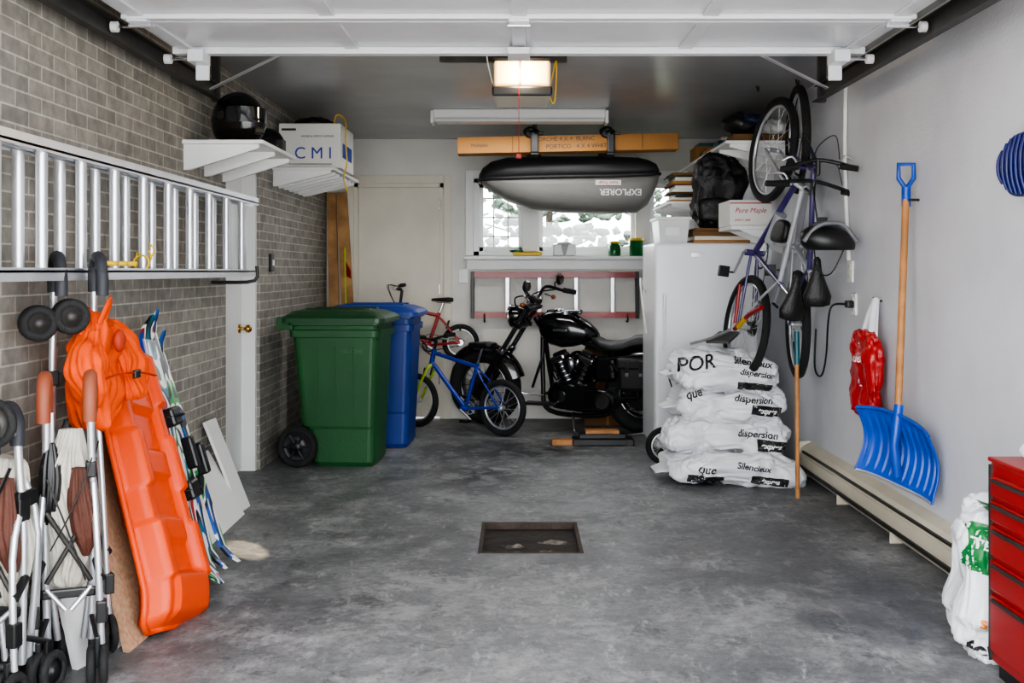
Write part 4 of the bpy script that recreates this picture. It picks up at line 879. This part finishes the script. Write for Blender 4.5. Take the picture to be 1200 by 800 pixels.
b.drape([((-1.46,3.66,.76),.03,.07),((-1.46,3.68,.80),.06,.12),((-1.47,3.70,.90),.07,.16),((-1.48,3.72,1.0),.07,.165),((-1.49,3.74,1.08),.06,.15),((-1.50,3.75,1.13),.045,.11),((-1.50,3.75,1.15),.01,.04)],ORANGE2,folds=9,amp=.10,seed=3,nz=.04,ns=9,n=120)
b.drape([((-1.42,3.54,.86),.03,.03),((-1.42,3.53,.90),.05,.07),((-1.43,3.54,.97),.055,.085),((-1.45,3.58,1.04),.05,.08),((-1.47,3.64,1.10),.03,.05)],ORANGE2,folds=7,amp=.12,seed=8,nz=.03,ns=11,n=90)
b.drape([((-1.40,3.86,.84),.03,.05),((-1.40,3.87,.88),.045,.09),((-1.42,3.88,.97),.05,.10),((-1.45,3.88,1.06),.045,.09),((-1.48,3.84,1.12),.02,.05)],ORANGE2,folds=7,amp=.12,seed=5,nz=.03,ns=11,n=90)
b.tube([(-1.44,3.66,1.12),(-1.42,3.69,1.19),(-1.44,3.76,1.19),(-1.47,3.78,1.12)],.016,ORANGE2,k=4,flat=.4)
OS=mat('orange_strap',(150,38,0),.7)
b.tube([(-1.40,3.5,.93),(-1.36,3.62,.95),(-1.345,3.8,.94),(-1.33,3.9,.92)],.010,OS,k=4,flat=.3)
b.box(-1.352,-1.338,3.73,3.78,.925,.955,BLACK,.004)
b.blob((-1.385,3.70,1.06),(.02,.032,.04),OS)
b.done()
PAT=mat_bands('board_graphics',[(235,235,230),(24,100,52),(230,232,228),(20,104,124),(20,20,24),(235,235,230),(155,14,16),(22,56,140)],3.2,(2.5,2.5,1))
PAT2=mat_bands('ski_graphics',[(20,20,22),(50,145,66),(230,230,225),(24,24,26),(34,80,160),(235,235,230)],4,(2,2,1))
def board(name,o,t,w,th,m,side=V((0,1,0)),n=24):
    b=B(name); o=V(o);t=V(t);L_=t-o; ln=L_.length; L_.normalize(); W_=(side-L_*side.dot(L_)).normalized(); N_=W_.cross(L_).normalized()
    if N_.x<0:N_=-N_
    rg=[]
    for i in range(n+1):
        u=i/n; e=min(u,1-u); hw=w*.5*min(1,math.sqrt(max(.02,e/.09)))*(1-.12*math.sin(math.pi*u)); rise=.05*max(0,1-e/.1)**2
        c=o+L_*ln*u+N_*(rise+.0)
        rg.append([c-W_*hw,c+W_*hw,c+W_*hw+N_*th,c-W_*hw+N_*th])
    b.loft(rg,m,smooth=False)
    return b,o,L_,ln,W_,N_
b,o,L_,ln,W_,N_=board('snowboard',(-1.265,4.36,.01),(-1.60,4.50,1.10),.15,.014,PAT)
for f in (.35,.62):
    c=o+L_*ln*f+N_*.025; b.box(c.x-.03,c.x+.03,c.y-.05,c.y+.05,c.z-.04,c.z+.04,BLACK,.012,rot=(0,-17,0)); b.tube([c-W_*.055,c+N_*.05,c+W_*.055],.012,BLACK,k=5,flat=.4)
b.done()
for k in range(2):
    b,o,L_,ln,W_,N_=board('ski',(-1.31+.03*k,4.58+.10*k,.01),(-1.63,4.66+.09*k,1.12-.1*k),.075,.012,PAT2)
    c=o+L_*ln*.45+N_*.03; b.box(c.x-.02,c.x+.03,c.y-.025,c.y+.025,c.z-.07,c.z+.07,BLACK,.01,rot=(0,-16,0)); b.done()
# ---------------------------------------------------------------- strollers
def stroller(name,M,H,gm,fab,fab2,seed=0):
    b=B(name,M)
    for s_ in (-1,1):
        x=s_*.065
        b.tube([(x,0,.12),(x*1.1,.0,.5),(x,-.01,H-.12),(x,-.02,H)],.0125,ALU,n=10,k=3)
        b.tube([(x,-.02,H-.04),(x,-.02,H+.03),(x,-.05,H+.075),(x,-.10,H+.07),(x,-.13,H+.01),(x,-.13,H-.05)],.021,gm,n=12,k=5)
        b.tube([(x*.6,.07,.10),(x*1.2,.06,.5),(x*.8,.03,H*.82)],.011,ALU,n=10,k=3); b.tube([(x*1.5,-.08,.13),(x*1.3,-.07,.45),(x*1.1,-.02,H*.7)],.011,ALU,n=10,k=3)
        b.tube([(x,-.03,.32),(-x,-.04,.55)],.008,STEEL); b.tube([(x,-.03,.30),(x*.1,-.06,.24)],.008,ALU)
        b.box(x-.018,x+.018,-.03,.02,.55,.62,BLACK,.005); b.box(x-.016,x+.016,-.03,.06,H*.72,H*.72+.05,BLACK,.005)
        b.box(x*1.5-.016,x*1.5+.016,-.10,-.06,.20,.27,BLACK,.005); b.tube([(x*1.5,-.08,.34),(x*1.2,-.0,.38)],.014,BLACK)
        for yy in (-.09,.1):
            c=V((s_*.085,yy,.065))
            for q in (-.019,.019):
                b.torus(c+V((q,0,0)),(1,0,0),.049,.015,RUBBER,n=28,k=8,rz=.013); b.lathe(c+V((q,0,0)),(1,0,0),[(0,.01),(.02,.01),(.02,.004),(.042,.006),(.044,-.006)],BLACK,n=20)
            b.box(c.x-.008,c.x+.008,yy-.014,yy+.014,.06,.16,BLACK,.004); b.tube([c+V((0,0,.09)),(x,0,.2)],.009,BLACK)
            b.cyl(c-V((.03,0,0)),c+V((.03,0,0)),.006,STEEL)
    zt=min(H-.08,.80)
    b.drape([((0,.03,.28),.03,.02),((0,.03,.33),.055,.035),((.01,.03,.45),.07,.05),((-.01,.02,.6),.065,.05),((.0,.02,.72),.055,.04),((0,.01,zt),.03,.02)],fab,folds=9,amp=.22,seed=seed+1,n=110,nz=.02)
    b.drape([((.05,-.02,.40),.012,.012),((.05,-.035,.46),.03,.022),((.04,-.04,.56),.035,.025),((.03,-.03,.68),.02,.015)],fab2,folds=5,amp=.2,seed=seed+4,n=60)
    b.drape([((-.07,.0,.50),.012,.012),((-.06,-.02,.56),.026,.02),((-.055,-.02,.68),.026,.02),((-.05,-.01,.76),.012,.01)],BLACK,folds=5,amp=.2,seed=seed+7,n=60)
    b.tube([(-.06,-.07,.66),(0,-.09,.5),(.05,-.08,.34)],.012,BLACK,k=4,flat=.25); b.tube([(.07,-.06,.72),(.02,-.09,.58),(-.05,-.08,.44)],.010,BLACK,k=4,flat=.25)
    b.box(-.08,.08,-.04,-.02,.27,.30,BLACK,.006)
    return b
stroller('umbrella_stroller',TR(-1.44,3.42,0,20)@Matrix.Rotation(math.radians(3),4,'X'),.90,TAN,BEIGE,BROWNF).done()
b=stroller('umbrella_stroller',TR(-1.53,3.66,0,35),1.27,GREYG,BLACK,BEIGE,3)
for x,z in ((-.13,1.13),(-.03,1.15)):
    c=V((x,-.10,z)); 
    for q in (-.02,.02):
        b.torus(c+V((0,q,0)),(0,1,0),.045,.015,RUBBER,n=28,k=8,rz=.013); b.lathe(c+V((0,q,0)),(0,-1,0),[(0,.012),(.02,.012),(.02,.004),(.038,.006),(.04,-.006)],STEEL,n=20)
    b.tube([c,(x*.5,0,z-.05)],.01,ALU)
b.done()
b=stroller('umbrella_stroller',TR(-1.56,3.22,0,-10),.82,GREYG,BEIGE,BROWNF,6)
c=V((.06,-.12,.86)); b.torus(c,(0,1,0),.06,.013,RUBBER); b.lathe(c,(0,-1,0),[(0,.012),(.02,.012),(.02,.004),(.05,.006)],STEEL); b.tube([c,(.065,0,.8)],.01,ALU); b.done()
# ---------------------------------------------------------------- lights, world, camera
w=D.worlds.new('World'); scene.world=w; w.use_nodes=True; bg=w.node_tree.nodes['Background']
bg.inputs[0].default_value=(.93,.96,1.0,1); bg.inputs[1].default_value=10.5
def light(t,name,loc,rot,e,colr,**k):
    l=D.lights.new(name,t); l.energy=e; l.color=colr
    for a,v in k.items(): setattr(l,a,v)
    o=D.objects.new(name,l); o.location=loc; o.rotation_euler=rot; col.objects.link(o); return o
s=light('SUN','sun',(0,-5,8),(0,0,0),20.0,(1,.95,.87),angle=.02)
s.rotation_euler=V((-.10,.42,-1)).normalized().to_track_quat('-Z','Y').to_euler()
s=light('SPOT','sun_glint',(1.3,1.2,2.2),(0,0,0),6500,(1,.80,.52),spot_size=math.radians(2.2),spot_blend=.5,shadow_soft_size=.01)
s.rotation_euler=(V((-1.28,4.98,0))-V((1.3,1.2,2.2))).to_track_quat('-Z','Y').to_euler()
light('AREA','added_back_fill',(0,7.73,2.36),(0,0,0),20,(1,.98,.94),shape='RECTANGLE',size=1.2,size_y=.12)  # added fill lamp brightening the back; the fixture above it is off
light('POINT','opener_bulb',(.02,5.50,2.33),(0,0,0),14,(1,.82,.58),shadow_soft_size=.05)
try: scene.view_settings.look='AgX - Medium High Contrast'
except Exception: pass
cam=D.cameras.new('camera'); co=D.objects.new('camera',cam); col.objects.link(co); co.location=(0,0,1.3); co.rotation_euler=(math.radians(90),0,0)
cam.sensor_width=36; cam.lens=37.5; cam.shift_x=-8/1200; cam.shift_y=-82/1200; cam.clip_start=.05
scene.camera=co
